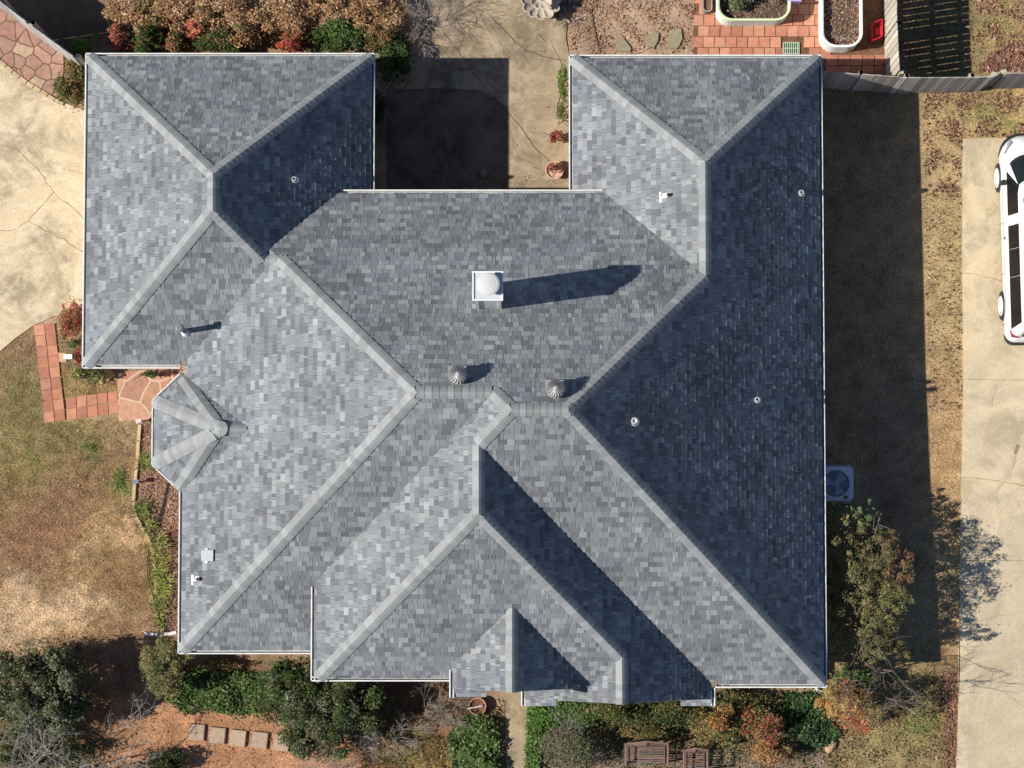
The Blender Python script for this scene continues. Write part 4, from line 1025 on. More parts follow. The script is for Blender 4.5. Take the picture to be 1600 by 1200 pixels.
for a,b in (((226,990),(247,992)),((249,993),(262,990)),((262,991),(276,988))):
    p=G(*a);q=G(*b); mb.bar((p[0],p[1],.05),(q[0],q[1],.05),.07,.07,(.78,.74,.70))
tag(mb.build('downspout',M['white']),'white downspout end lying on the grass at the southwest corner','downspout')
mb=MB()
p=G(281,1081);q=G(300,1092)
p=G(1272,1077);q=G(1302,1090); mb.bar((p[0],p[1],.1),(q[0],q[1],.06),.09,.09,(.78,.77,.74))
tag(mb.build('downspout',M['white']),'white downspout end poking out under the southeast roof corner','downspout')
# hose
mb=MB()
for dx,seed in ((0,1),(4,2)):
    pts=[(262+dx*.3,755),(258+dx*.4,775),(252+dx*.7,800),(243+dx,830),(235+dx,850),(230+dx,880),(232+dx*1.2,905),(238+dx*2,925),(244+dx,950),(250+dx*2,975),(262,992)]
    W=[np.array(G(*p))+[0,0,.05] for p in pts]; W2=[]
    for i in range(len(W)-1):
        for t in(0,.5): W2.append(W[i]*(1-t)+W[i+1]*t)
    W2.append(W[-1]); mb.path(W2,.013,6,(.03,.03,.032))
tag(mb.build('garden_hose',M['black']),'black doubled garden hose snaking along the west bed','hose')
# garden lights
def solar(label,px,py,top,rz):
    b=G(px,py); o=empty('garden_light',b,label,'garden light')
    m=MB(); m.tube((b[0],b[1],b[2]-.05),(b[0],b[1],b[2]+.3),.012,.012,8,(.05,.05,.05)); m.build('stake',M['black'],o)
    m=MB(); c,s=math.cos(rz),math.sin(rz)
    q=[(b[0]+x*c-y*s,b[1]+x*s+y*c) for x,y in((-.065,-.045),(.065,-.045),(.065,.045),(-.065,.045))]
    m.hexa(q,[b[2]+.29]*4,[b[2]+.33,b[2]+.33,b[2]+.37,b[2]+.37],top); m.build('lamp_head',M['paint'],o)
solar('garden light with a pale pink head at the end of the timber edging',219.5,659,(.75,.58,.55),.3)
solar('garden light with a small blue grey solar panel on the timber edging',215.5,753,(.16,.20,.27),0)
b=G(108,558); mb=MB(); mb.box(b[0]-.10,b[0]+.09,b[1]-.055,b[1]+.055,b[2]-.02,b[2]+.14,(.80,.77,.74))
for x in (-.06,.0,.05): mb.box(b[0]+x-.005,b[0]+x+.005,b[1]-.058,b[1]-.0551,b[2]+.02,b[2]+.12,(.4,.38,.36))
tag(mb.build('white_block',M['stone']),'white rectangular block beside the brick path near the garage corner','block')
b=G(98,552); drape('stepping_slab',[(91,551),(104,552),(104,566),(93,566)],.035,M['clay'],(.48,.30,.2))
pt=empty('round_basin',G(272,843),'dark red round basin half hidden under the west eave','basin'); m=MB(); bb=G(272,843)
m.lathe(bb,[(.15,0),(.2,.12),(.21,.14),(.185,.14),(.17,.05),(.001,.05)],24,(.16,.07,.06)); m.build('bowl',M['clay'],pt)
# yellow stones at the southwest of garage
for lbl,pxs in (('larger yellow sandstone by the porch bush',(170,586,.14)),('smaller yellow sandstone left of the larger one',(160,594,.09))):
    b=G(pxs[0],pxs[1]); m=MB(); m.lathe(b,[(pxs[2],0),(pxs[2]*.9,.06),(pxs[2]*.4,.09),(.001,.09)],9,(.50,.38,.19),lobe=lambda t:1+.18*math.sin(3*t+1)+.1*math.cos(5*t))
    tag(m.build('rock',M['stone'],smooth=False),lbl,'rock')
# stepping stones
lab=['leftmost square brown stepping stone on the orange clay','second square stepping stone from the left on the clay','third and middle square stepping stone on the clay','fourth square stepping stone, close to the large holly','rightmost square stepping stone partly under holly twigs']
for i,(px,py) in enumerate([(307.5,1144),(340,1149),(372,1153),(406,1156),(440,1160)]):
    b=G(px,py); m=MB(); s=.185; r=R(-4-i); c_,s_=math.cos(r),math.sin(r)
    q=[(b[0]+x*c_-y*s_,b[1]+x*s_+y*c_) for x,y in((-s,-s),(s,-s),(s,s),(-s,s))]
    f=random.uniform(.92,1.06); m.hexa(q,-.02,.085,(.36*f,.25*f,.18*f))
    q2=[(b[0]+x*c_-y*s_,b[1]+x*s_+y*c_) for x,y in((-s*.93,-s*.93),(s*.93,-s*.93),(s*.93,s*.93),(-s*.93,s*.93))]
    m.hexa(q2,.0851,.093,(.40*f,.285*f,.205*f))
    tag(m.build('stepping_stone',M['stone']),lab[i],'stepping stone','square stepping stones on the clay')
b=G(575,1178); m=MB(); m.hexa([G(560,1172)[:2],G(590,1172)[:2],G(594,1160)[:2],G(575,1158)[:2]][::-1],-.02,.07,(.40,.27,.19)); 
tag(m.build('flat_rock',M['stone']),'flat pale rock among the twigs right of the large holly','rock')
b=G(1297,1166); m=MB(); m.lathe(b,[(.14,0),(.13,.1),(.06,.14),(.001,.14)],10,(.42,.27,.15),lobe=lambda t:1+.35*math.cos(2*t-1.9)+.1*math.sin(5*t))
tag(m.build('rock',M['stone']),'orange brown stone on edge below the deep green ivy','rock')
# flat rocks in leafy bed
for lbl,pl in (('flat mossy stone nearest the terrace pavers',[(1046,76),(1044,58),(1050,46),(1064,46),(1066,62),(1058,77)]),('second flat mossy stone from the terrace pavers',[(1008,72),(1007,58),(1020,51),(1029,52),(1028,64),(1022,75)]),('low olive stone half under leaves near the wing gutter',[(962,80),(962,62),(975,62),(986,76),(984,82)])):
    m=MB(); q=[G(*p) for p in pl]; 
    if area([k[:2] for k in q])<0:q=q[::-1]
    m.hexa([k[:2] for k in q],[k[2] for k in q],[k[2]+.075 for k in q],(.24,.205,.13)); tag(m.build('flat_rock',M['stone']),lbl,'rock','flat stones in the leafy bed')
mb=MB(); W=[np.array(G(*p))+[0,0,.03] for p in ((921,-20),(924,15),(928,40),(933,62),(938,84))]; mb.path(W,.018,6,(.06,.045,.04))
tag(mb.build('drip_line',M['black']),'dark thin pipe crossing the leafy bed to the wing eave','pipe')
# fountain
b=G(845,6); fo=empty('stone_fountain',b,'two tiered scalloped shell shaped stone fountain on the patio','fountain')
lob=lambda n,a:(lambda t:1+a*abs(math.cos(n*t/2)))
def shell(name,c,R_,z,h,n):
    m=MB(); l=lob(n,.16); col=(.44,.38,.30)
    m.lathe((c[0],c[1],z),[(R_*.25,0),(R_*.6,h*.4),(R_*.87,h*.9),(R_*.9,h),(R_*.84,h),(R_*.78,h*.8),(R_*.45,h*.35),(R_*.15,h*.2),(.001,h*.2)],96,col,lobe=l)
    m.build(name,M['stone'],fo)
shell('lower_bowl',b,.47,b[2]+.25,.22,12)
m=MB(); m.lathe(b,[(.22,0),(.22,.08),(.12,.14),(.12,.28)],24,(.5,.43,.34)); m.lathe(b,[(.1,.28),(.08,.6)],20,(.5,.43,.34)); m.build('pedestal',M['stone'],fo)
shell('upper_bowl',b,.28,b[2]+.58,.16,10)
m=MB(); m.lathe(b,[(.07,.6),(.05,.8),(.08,.86),(.03,.95),(.001,.98)],20,(.55,.48,.38)); m.build('finial',M['stone'],fo)
mb=MB(); p=G(884,30);q=G(890,36);r=G(896,33);s=G(921,20); mb.bar((*p[:2],.04),(*q[:2],.04),.05,.06,(.5,.4,.34)); mb.bar((*r[:2],.04),(*s[:2],.04),.05,.05,(.46,.32,.27))
tag(mb.build('edging_board',M['wood']),'short pinkish board lying beside the dark twig clump','board')
# raised beds
def rrect(x0,x1,y0,y1,r,n=7):
    out=[]
    for cx,cy,a0 in((x1-r,y1-r,0),(x0+r,y1-r,90),(x0+r,y0+r,180),(x1-r,y0+r,270)):
        for k in range(n+1):
            a=R(a0+90*k/n); out.append((cx+r*math.cos(a),cy+r*math.sin(a)))
    return out
def raised(label,px0,px1,pyb,pyt,h,rad,wall,rim,name='raised_bed'):
    a=G(px0,pyb);c=G(px1,pyt); z=a[2]; o=empty(name,((a[0]+c[0])/2,(a[1]+c[1])/2,z),label,'raised bed')
    out=rrect(a[0],c[0],a[1],c[1],rad); inn=rrect(a[0]+.035,c[0]-.035,a[1]+.035,c[1]-.035,rad-.03); n=len(out)
    m=MB()
    for i in range(n):
        j=(i+1)%n
        nr=8
        for k in range(nr):
            z0=z+h*k/nr;z1=z+h*(k+1)/nr; zm=(z0+z1)/2; ex=.008
            mid=((out[i][0]+out[j][0])/2,)
            cxx,cyy=(a[0]+c[0])/2,(a[1]+c[1])/2
            def po(p,e): 
                d=math.hypot(p[0]-cxx,p[1]-cyy); return (p[0]+(p[0]-cxx)/d*e,p[1]+(p[1]-cyy)/d*e)
            A,B=out[i],out[j]; A2,B2=po(A,ex),po(B,ex)
            m.face([(*A,z0),(*B,z0),(*B2,zm),(*A2,zm)],wall); m.face([(*A2,zm),(*B2,zm),(*B,z1),(*A,z1)],wall)
        m.face([(*inn[j],z+h-.5),(*inn[i],z+h-.5),(*inn[i],z+h),(*inn[j],z+h)],wall)
    m.build('panel',M['paint'],o)
    m=MB()
    for i in range(n):
        j=(i+1)%n; m.tube((*out[i],z+h),(*out[j],z+h),.022,.022,6,rim); m.face([(*out[i],z+h+.004),(*out[j],z+h+.004),(*inn[j],z+h+.004),(*inn[i],z+h+.004)],rim)
    m.build('rim',M['paint'],o)
    m=MB(); m.face([(*p,z+h-.22) for p in inn],(.11,.08,.06)); m.build('soil',M['soil'],o)
    return o,(a,c,z+h-.22)
o1,(a,c,zs)=raised('white and lime green oval metal raised bed left of the purple chair',1118,1229,42,-75,.78,.33,(.66,.70,.66),(.60,.72,.42))
x0,x1,y0,y1=a[0],c[0],a[1],c[1]
def plant_in(label,x,y,z,rx,ry,h,n,pal,size=.05,name='bed_plant',cat='plant',**k):
    o=empty(name,(x,y,z),label,cat); foliage('foliage',(x,y,z),rx,ry,h,n,size,pal,o,lobes=8,**k); stems((x,y,z),h,4,o,r=.008); return o
plant_in('feathery green rosemary in the white and green raised bed',x0+.5,y0+.5,zs,.32,.35,.5,1800,[(.15,.20,.11),(.10,.14,.08),(.24,.26,.14)],.05)
plant_in('dry pinkish brown plant in the right half of the white and green bed',x0+1.15,y0+.6,zs,.3,.3,.35,900,[(.34,.24,.2),(.26,.2,.16)],.04)
W=np.stack([rng.uniform(x0+.1,x1-.1,500),rng.uniform(y0+.08,y0+1.2,500),np.full(500,zs+.02)],1); C=np.array(DK)[rng.integers(4,size=500)]
tag(fastmesh('fallen_leaves',leaf_cloud(W,np.tile([0,0,1.],(500,1)),.06,C,1.2),4,C,M['dust']),'dry leaves inside the white and green raised bed','leaves',kind='stuff')
o2,(a,c,zs)=raised('long white metal raised bed beside the sunlit fence',1279,1339,82,-75,.72,.33,(.74,.74,.72),(.80,.80,.78))
x0,x1,y0,y1=a[0],c[0],a[1],c[1]
W=np.stack([rng.uniform(x0+.06,x1-.06,1600),rng.uniform(y0+.08,y1-.1,1600),zs+rng.uniform(.01,.05,1600)],1); C=np.array(LV+[(.45,.32,.26)])[rng.integers(5,size=1600)]*rng.uniform(.7,1.2,(1600,1))
tag(fastmesh('fallen_leaves',leaf_cloud(W,np.tile([0,0,1.],(1600,1)),.055,C,1.2),4,C,M['dust']),'brown leaves filling the long white raised bed','leaves',kind='stuff')
mb=MB()
for i in range(26):
    p=np.array([rng.uniform(x0+.1,x1-.1),rng.uniform(y0+.2,y1-.3),zs]); grow(mb,p,(rng.normal(),rng.normal(),.6),.25,.003,1,(.55,.5,.42))
tag(mb.build('dead_stems',M['bark']),'dead straw stems lying in the long white raised bed','dead plant')
# dark oblong pot
b=G(1104,22); o=empty('dark_planter',b,'small dark oval planter left of the white and green raised bed','planter')
a_=G(1096,23);c_=G(1111,-40); m=MB(); ou=rrect(a_[0],c_[0],a_[1],c_[1],.1); z=a_[2]; inn=rrect(a_[0]+.025,c_[0]-.025,a_[1]+.025,c_[1]-.025,.08)
for i in range(len(ou)):
    j=(i+1)%len(ou); m.face([(*ou[i],z),(*ou[j],z),(*ou[j],z+.35),(*ou[i],z+.35)],(.28,.22,.2)); m.face([(*ou[i],z+.35),(*ou[j],z+.35),(*inn[j],z+.35),(*inn[i],z+.35)],(.34,.27,.24)); m.face([(*inn[j],z+.2),(*inn[i],z+.2),(*inn[i],z+.35),(*inn[j],z+.35)],(.2,.15,.13))
m.build('shell',M['clay'],o); m=MB(); m.face([(*p,z+.28) for p in inn],(.16,.09,.07)); m.build('soil',M['soil'],o)
# purple chair
b=G(1238,8); o=empty('plastic_chair',b,'lilac plastic chair tucked behind the white and green raised bed','chair'); PC=(.42,.33,.60); z=b[2]
m=MB(); m.box(b[0]-.16,b[0]+.14,b[1]-.02,b[1]+.28,z+.30,z+.33,PC); m.build('seat',M['paint'],o)
m=MB()
for k in range(5): m.box(b[0]-.14+k*.06,b[0]-.11+k*.06,b[1]-.05,b[1]-.022,z+.33,z+.62,PC)
m.box(b[0]-.16,b[0]+.14,b[1]-.052,b[1]-.02,z+.62,z+.67,PC); m.build('backrest',M['paint'],o)
for sx,sy in((-.14,-.02),(.12,-.02),(-.14,.25),(.12,.25)):
    m=MB(); m.tube((b[0]+sx,b[1]+sy,z),(b[0]+sx,b[1]+sy,z+.3),.018,.018,6,PC); m.build('leg',M['paint'],o)
# green grate
b=G(1236,76); o=empty('drain_grate',b,'small green metal grate set in the terrace paving','grate'); z=b[2]; gw,gh=.19,.14
m=MB(); 
for (x0_,x1_,y0_,y1_) in ((-gw,gw,-gh,-gh+.02),(-gw,gw,gh-.02,gh),(-gw,-gw+.02,-gh+.02,gh-.02),(gw-.02,gw,-gh+.02,gh-.02)): m.box(b[0]+x0_,b[0]+x1_,b[1]+y0_,b[1]+y1_,z,z+.06,(.36,.46,.34))
m.build('frame',M['paint'],o)
m=MB()
for k in range(7): x=b[0]-gw+.045+k*.047; m.box(x,x+.02,b[1]-gh+.021,b[1]+gh-.021,z+.02,z+.05,(.34,.45,.32))
m.box(b[0]-gw+.021,b[0]+gw-.021,b[1]-.008,b[1]+.008,z+.0505,z+.056,(.4,.5,.38)); m.build('slat',M['paint'],o)
# red basket
b=G(1367,52); o=empty('wire_basket',b,'red wire basket leaning on the sunlit fence','basket'); z=b[2]; RD=(.60,.02,.035)
m=MB(); cs=[(-.10,-.22),(.10,-.13),(.10,.22),(-.10,.14)]; H=.42
for zz in (0.02,.14,.28,H):
    for i in range(4):
        p=cs[i];q=cs[(i+1)%4]; e=1+zz*.35; m.bar((b[0]+p[0]*e,b[1]+p[1]*e,z+zz),(b[0]+q[0]*e,b[1]+q[1]*e,z+zz),.014,.014,RD)
for i in range(4):
    p=np.array(cs[i]);q=np.array(cs[(i+1)%4])
    for t in np.linspace(0,1,6)[:-1]:
        c=p+(q-p)*t; m.bar((b[0]+c[0],b[1]+c[1],z+.02),(b[0]+c[0]*1.15,b[1]+c[1]*1.15,z+H),.010,.010,RD)
m.build('wire_frame',M['paint'],o)
m=MB(); P4=[np.array(c) for c in cs]
for t in np.linspace(.15,.85,5):
    u=P4[0]+(P4[3]-P4[0])*t; v=P4[1]+(P4[2]-P4[1])*t; m.bar((b[0]+u[0],b[1]+u[1],z+.02),(b[0]+v[0],b[1]+v[1],z+.02),.008,.008,RD)
m.hexa([(b[0]-.02,b[1]-.12),(b[0]+.13,b[1]-.07),(b[0]+.13,b[1]+.12),(b[0]-.02,b[1]+.06)],z+.25,z+.27,RD); m.build('tray',M['paint'],o)
# debris in the courtyard
m=MB(); b=G(755,272); m.hexa([(b[0]-.12,b[1]+.08),(b[0]-.02,b[1]-.12),(b[0]+.10,b[1]-.03),(b[0]+.08,b[1]+.1)],.036,.10,(.20,.165,.15)); tag(m.build('paving_slab_piece',M['stone']),'broken grey slab piece lying in the shaded courtyard','slab')
# air conditioner
b=G(1306,757); o=empty('air_conditioner',(b[0],b[1],b[2]),'white boxy air conditioning unit beside the east gutter','air conditioner')
z=b[2]+.03; q=.40
m=MB(); m.box(b[0]-.55,b[0]+.34,b[1]-.44,b[1]+.46,z-.08,z+.04,(.35,.34,.33)); m.build('pad',M['stone'],o)
m=MB(); x1=b[0]+.31; x0=x1-.80; y0=b[1]-.39;y1=b[1]+.39; ou=rrect(x0,x1,y0,y1,.08); WH=(.62,.66,.74)
m.hexa(ou,z+.04,z+.70,(.5,.53,.58)); m.build('cabinet',M['paint'],o)
m=MB(); cxx,cyy=(x0+x1)/2,(y0+y1)/2; rr=.31; n=len(ou); 
N_=64
def sq(a):
    c_,s_=math.cos(a),math.sin(a); k=(abs(c_)**9+abs(s_)**9)**(-1/9); return (cxx+k*c_*.398,cyy+k*s_*.388)
for i in range(N_):
    a0=2*math.pi*i/N_;a1=2*math.pi*(i+1)/N_; c0=(cxx+rr*math.cos(a0),cyy+rr*math.sin(a0));c1=(cxx+rr*math.cos(a1),cyy+rr*math.sin(a1))
    m.face([(*c0,z+.74),(*sq(a0),z+.74),(*sq(a1),z+.74),(*c1,z+.74)],WH); m.face([(*sq(a0),z+.7005),(*sq(a1),z+.7005),(*sq(a1),z+.74),(*sq(a0),z+.74)],WH); m.face([(*c1,z+.703),(*c0,z+.703),(*c0,z+.74),(*c1,z+.74)],WH)
m.build('top_panel',M['paint'],o)
m=MB()
m.lathe((cxx,cyy,z+.702),[(.001,0),(rr,0)],32,(.20,.22,.27)); m.build('fan_well',M['black'],o)
m=MB()
for k in range(3):
    a0=2*math.pi*k/3+.5; pts=[]
    for r_,da in ((.07,0),(.28,-.1),(.29,.75),(.08,.9)): pts.append((cxx+r_*math.cos(a0+da),cyy+r_*math.sin(a0+da),z+.712+.01*da))
    m.face(pts,(.42,.46,.56))
m.lathe((cxx,cyy,z+.71),[(.075,0),(.075,.025),(.001,.03)],20,(.42,.46,.52)); m.build('fan',M['paint'],o)
m=MB()
for r_ in (.10,.17,.24,.30):
    ps=[(cxx+r_*math.cos(a),cyy+r_*math.sin(a),z+.745) for a in np.linspace(0,2*math.pi,33)]; m.path(ps,.003,4,(.40,.44,.52))
for k in range(8): a=k*math.pi/4; m.tube((cxx,cyy,z+.748),(cxx+.31*math.cos(a),cyy+.31*math.sin(a),z+.748),.003,.003,4,(.4,.44,.52))
m.build('grille',M['paint'],o)
# round pot by the porch
b=G(746,1103); o=empty('round_planter',b,'round rusty planter with a pale trowel below the small gable','planter'); z=b[2]
m=MB(); m.lathe(b,[(.13,0),(.19,.2),(.205,.24),(.18,.24),(.17,.16),(.001,.16)],28,(.42,.24,.18)); m.build('pot',M['clay'],o)
m=MB(); m.lathe(b,[(.001,.185),(.165,.185)],20,(.16,.07,.05)); m.build('soil',M['soil'],o)
m=MB(); m.bar((b[0]-.23,b[1]-.05,z+.27),(b[0]+.02,b[1]+.0,z+.25),.03,.02,(.66,.62,.56)); m.bar((b[0]+.02,b[1]+.0,z+.25),(b[0]+.12,b[1]+.02,z+.24),.05,.01,(.4,.38,.36)); tag(m.build('trowel',M['paint']),'pale handled trowel resting across the round rusty planter','trowel')
# benches
def bench(label,px0,px1,pyt,pyb,n,rz=0):
    a=G(px0,pyb);c=G(px1,pyt); o=empty('twig_bench',((a[0]+c[0])/2,(a[1]+c[1])/2,a[2]),label,'bench','rustic benches south of the gable'); BC=(.12,.07,.06); BL2=(.20,.13,.11)
    x0,x1,y0,y1=a[0],c[0],a[1],c[1]; z=0.0
    m=MB(); ns=n
    for k in range(ns):
        y=y0+(y1-.12-y0)*(k+.5)/ns; m.tube((x0-.02,y,.42+random.uniform(-.01,.01)),(x1+.02,y+random.uniform(-.015,.015),.42),.016,.016,6,tuple(random.uniform(.8,1.3)*q for q in BL2))
    m.build('seat',M['bark'],o)
    m=MB()
    for k in range(5):
        zz=.5+k*.09; yy=y1-.1+k*.02; m.tube((x0,yy,zz),((x0+x1)/2,yy+.02,zz+.02),.015,.015,6,BL2); m.tube(((x0+x1)/2,yy+.02,zz+.02),(x1,yy,zz),.015,.015,6,BC)
    m.tube((x0,y1-.02,.95),((x0+x1)/2,y1+.03,1.0),.022,.022,6,BL2); m.tube(((x0+x1)/2,y1+.03,1.0),(x1,y1-.02,.95),.022,.022,6,BL2)
    m.tube(((x0+x1)/2,y1-.12,.42),((x0+x1)/2,y1+.03,1.0),.02,.02,6,BC)
    m.build('backrest',M['bark'],o)
    for x in (x0,x1):
        m=MB(); m.tube((x,y0,.0),(x,y0,.64),.025,.022,7,BL2); m.build('leg',M['bark'],o)
        m=MB(); m.tube((x,y1-.1,.0),(x,y1-.02,.97),.025,.022,7,BL2); m.build('leg',M['bark'],o)
        m=MB(); m.tube((x,y0-.03,.65),(x,y1-.05,.68),.024,.022,7,BL2); m.tube((x+(.06 if x==x0 else -.06),y0-.02,.45),(x+(.06 if x==x0 else -.06),y1-.08,.45),.018,.018,6,BC); m.build('armrest',M['bark'],o)
bench('wider rustic twig bench in the shade south of the gable',976,1041,1156,1190,9)
bench('narrower rustic twig chair right of the wider twig bench',1066,1102,1166,1202,8)

# ================================================================ CAR
def car():
    f=np.array(G(1556,275)); r_=np.array(G(1561.5,478)); ax=(f-r_); ax[2]=0; ax/=np.linalg.norm(ax)
    ang=math.atan2(ax[1],ax[0])-math.pi/2
    mid=(np.array(G(1556.5,275))+np.array(G(1561,478)))/2; rt=np.array([ax[1],-ax[0],0])
    cen=mid+rt*.93-ax*.06; cen[2]=float(hgt(cen[0],cen[1]))+.05
    o=bpy.data.objects.new('parked_car',None); sc.collection.objects.link(o); tag(o,'white minivan with dark side windows parked at the right edge','car')
    WHT=(.74,.75,.765)
    def pb(mb,name,m,parent=o,smooth=False,weld=False):
        me_o=mb.build(name,m,None,smooth,weld); me_o.parent=parent; return me_o
    def ring(hw,yb,yf,z,rf,rb,tw=0.):
        # front corners radius rf, back rb ; returns 40 pts ccw
        out=[];n=9
        for (cx,cy,rx,ry,a0) in ((hw-rf[0],yf-rf[1],rf[0],rf[1],0),(-hw+rf[0],yf-rf[1],rf[0],rf[1],90),(-hw+rb[0],yb+rb[1],rb[0],rb[1],180),(hw-rb[0],yb+rb[1],rb[0],rb[1],270)):
            for k in range(n+1):
                a=R(a0+90*k/n); out.append((cx+rx*math.cos(a),cy+ry*math.sin(a),z))
        return out
    def loft(mb,rings,cols,cap=True):
        for k in range(len(rings)-1):
            n=len(rings[k])
            for i in range(n):
                j=(i+1)%n; mb.face([rings[k][i],rings[k][j],rings[k+1][j],rings[k+1][i]],cols[k])
        if cap: mb.face(rings[-1],cols[-1])
    b=MB()
    rs=[ring(.86,-2.28,2.28,.24,(.45,.35),(.2,.2)),ring(.93,-2.36,2.38,.34,(.5,.45),(.22,.22)),ring(.945,-2.38,2.41,.52,(.5,.5),(.24,.24)),ring(.95,-2.37,2.40,.72,(.5,.55),(.24,.24)),ring(.935,-2.33,2.33,.86,(.48,.55),(.24,.24)),ring(.90,-2.28,2.2,.955,(.46,.55),(.24,.24)),ring(.86,-2.24,2.05,1.0,(.44,.5),(.22,.22)),ring(.7,-2.15,1.75,1.03,(.36,.4),(.2,.2))]
    loft(b,rs,[WHT]*8); body=pb(b,'body',M['carpaint'],smooth=True,weld=True)
    t=MB(); loft(t,[ring(.85,-2.30,2.30,.235,(.45,.35),(.2,.2)),ring(.925,-2.42,2.44,.30,(.5,.45),(.22,.22)),ring(.938,-2.43,2.49,.50,(.5,.47),(.24,.24)),ring(.92,-2.37,2.42,.60,(.5,.47),(.24,.24))],[(.03,.03,.032)]*4,False); pb(t,'bumper_trim',M['black'])
    g=MB(); gr=[ring(.895,-2.28,2.0,.975,(.60,.45),(.16,.16)),ring(.875,-2.26,1.86,1.08,(.55,.42),(.16,.16)),ring(.75,-2.14,1.22,1.55,(.30,.28),(.14,.14)),ring(.71,-2.09,1.06,1.65,(.26,.26),(.12,.12)),ring(.63,-2.0,.92,1.71,(.2,.22),(.1,.1)),ring(.4,-1.75,.7,1.735,(.12,.15),(.08,.08))]
    loft(g,gr,[WHT]*6); pb(g,'roof',M['carpaint'],smooth=True,weld=True)
    # side windows on the sloping flank
    def flank(z): # half width of greenhouse at z
        return np.interp(z,[.975,1.08,1.55,1.65],[.895,.875,.75,.71])
    for side in (-1,1):
        for (ya,yb,ya2,yb2) in ((-2.10,-.929,-2.0,-.929),(-.923,-.287,-.923,-.287),(-.281,.26,-.281,.26),(.50,1.52,.50,1.12)):
            w_=MB(); z0,z1=1.05,1.56; of=.01
            x0=side*(flank(z0)+of);x1=side*(flank(z1)+of)
            q=[(x0,ya,z0),(x0,yb,z0),(x1,yb2,z1),(x1,ya2,z1)]
            q2=[(x0-side*.02,ya,z0),(x0-side*.02,yb,z0),(x1-side*.02,yb2,z1),(x1-side*.02,ya2,z1)]
            w_.face(q,(.02,.022,.025)); 
            for k in range(4): w_.face([q[k],q[(k+1)%4],q2[(k+1)%4],q2[k]],(.02,.02,.02))
            pb(w_,'side_window',M['glass'])
        rl=MB(); rl.path([(side*.67,-1.9,1.70),(side*.67,-1.8,1.74),(side*.67,.7,1.74),(side*.67,.82,1.69)],.018,8,(.80,.8,.8)); pb(rl,'roof_rail',M['paint'])
        mr=MB(); mr.hexa([(side*.93,1.22),(side*1.04,1.20),(side*1.04,1.30),(side*.95,1.34)],1.0,1.14,(.03,.03,.03)); pb(mr,'wing_mirror',M['black'])
        hd=MB(); hd.face([(side*.75,2.30,.80),(side*.90,2.0,.82),(side*.90,1.95,.93),(side*.72,2.22,.93)],(.6,.62,.65)); pb(hd,'headlight',M['glass'])
        tl=MB(); x=side
        q=[(x*.72,-2.30,1.0),(x*.86,-2.27,.99),(x*.905,-2.12,1.0),(x*.80,-2.17,1.06)]
        q=q if area([p[:2] for p in q])>0 else q[::-1]
        tl.hexa([p[:2] for p in q],[p[2]-.15 for p in q],[p[2]+.02 for p in q],(.30,.02,.02)); pb(tl,'tail_light',M['paint'])
        dh=MB(); dh.box(x*.948-.012,x*.948+.012,-.02,.04,.84,.90,(.1,.1,.1)); pb(dh,'fuel_cap' if side<0 else 'door_handle',M['black'])
        for y in (1.48,-1.50):
            wh=MB(); rr=.345; xc=side*.845; 
            prof=[(.21,-.10),(.30,-.115),(rr-.02,-.11),(rr,-.08),(rr,.08),(rr-.02,.11),(.30,.115),(.21,.10)]
            n=32
            for k in range(len(prof)-1):
                for i in range(n):
                    a0=2*math.pi*i/n;a1=2*math.pi*(i+1)/n
                    def pt(p,a): return (xc+side*.02+p[1],y+p[0]*math.cos(a),.345+p[0]*math.sin(a))
                    wh.face([pt(prof[k],a0),pt(prof[k],a1),pt(prof[k+1],a1),pt(prof[k+1],a0)],(.025,.025,.025))
            wo=pb(wh,'wheel',M['black'])
            rm=MB(); xf=xc+side*(.02+.112)
            ps=[(xf,y+.215*math.cos(a),.345+.215*math.sin(a)) for a in np.linspace(0,2*math.pi,25)]; rm.path(ps,.018,6,(.75,.75,.76))
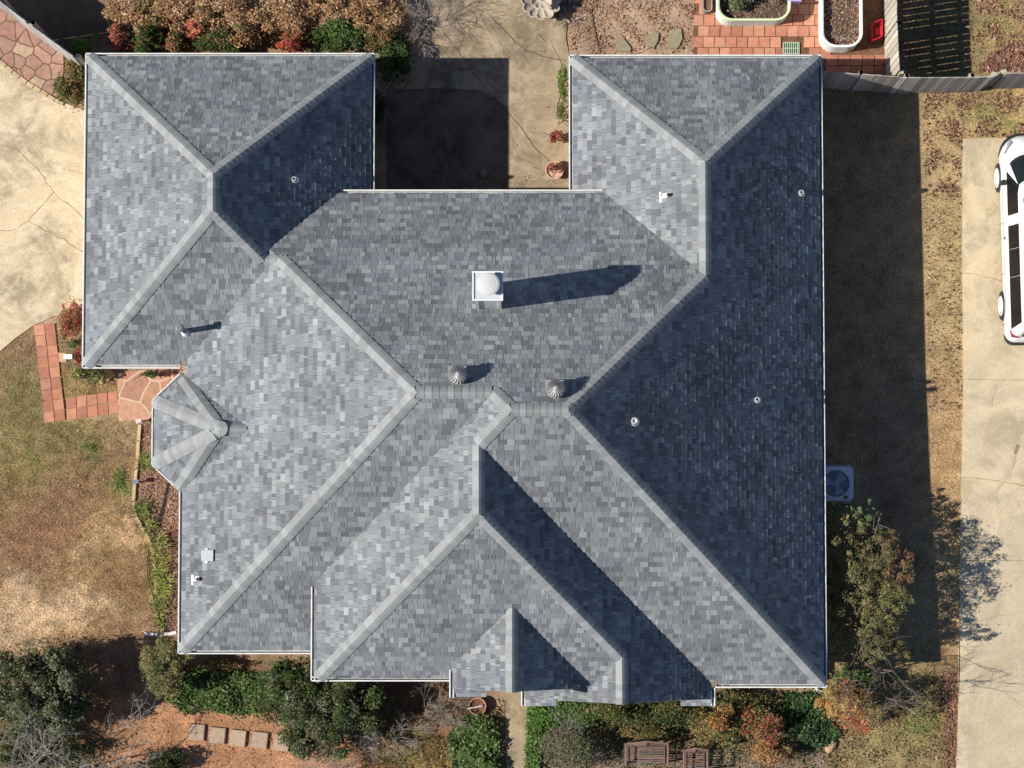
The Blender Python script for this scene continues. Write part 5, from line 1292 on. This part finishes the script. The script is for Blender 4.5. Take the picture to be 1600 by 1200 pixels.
            for k in range(5):
                a=2*math.pi*k/5+.3; rm.bar((xf,y,.345),(xf,y+.21*math.cos(a),.345+.21*math.sin(a)),.05,.02,(.75,.75,.76),up=(1,0,0))
            ro=pb(rm,'rim',M['paint'],wo)
    ws=MB(); r0_,r1_=gr[1],gr[2]; idx=list(range(3,17)); N_=len(idx)
    def wp(k,f,o=.012):
        a_=np.array(r0_[idx[k]]);b_=np.array(r1_[idx[k]]); p=a_*(1-f)+b_*f; d=np.array([p[0]*.35,.8,.9]); d/=np.linalg.norm(d); return p+d*o
    for k in range(N_-1):
        ws.face([wp(k+1,.06),wp(k,.06),wp(k,.93),wp(k+1,.93)],(.03,.05,.048)); ws.face([wp(k,.06,-.03),wp(k+1,.06,-.03),wp(k+1,.06),wp(k,.06)],(.02,.02,.02)); ws.face([wp(k,.93),wp(k+1,.93),wp(k+1,.93,-.03),wp(k,.93,-.03)],(.02,.02,.02))
    pb(ws,'windscreen',M['glass'])
    ck=MB()
    for k in range(N_-1):
        ck.face([wp(k,-.10,.008),wp(k+1,-.10,.008),wp(k+1,.055,.013),wp(k,.055,.013)],(.02,.02,.02))
    pb(ck,'cowl',M['black'])
    sm=MB(); sc_=(.05,.05,.055)
    for side in (-1,1):
        for y in (.38,-.78,-1.95):   # door shuts
            sm.bar((side*.9535,y,.34),(side*.9545,y,.70),.008,.004,sc_,up=(1,0,0)); sm.bar((side*.9545,y,.70),(side*.905,y,.97),.008,.004,sc_,up=(1,0,0))
        sm.bar((side*.952,-1.9,.80),(side*.952,1.2,.80),.008,.004,sc_,up=(1,0,0))
    pb(sm,'panel_seam',M['black'])
    rw=MB(); rw.hexa([(-.68,-2.285),(.68,-2.285),(.6,-2.14),(-.6,-2.14)],[1.06,1.06,1.52,1.52],[1.08,1.08,1.55,1.55],(.03,.03,.035)); pb(rw,'rear_window',M['glass'])
    bl=MB()
    for a,c in (((-.02,1.86,1.10),(-.6,1.70,1.13)),((.62,1.80,1.10),(.05,1.83,1.13))): bl.bar(a,c,.02,.015,(.02,.02,.02))
    pb(bl,'wiper',M['black'])
    o.location=cen; o.rotation_euler=(0,0,ang)
car()
bpy.context.view_layer.update()
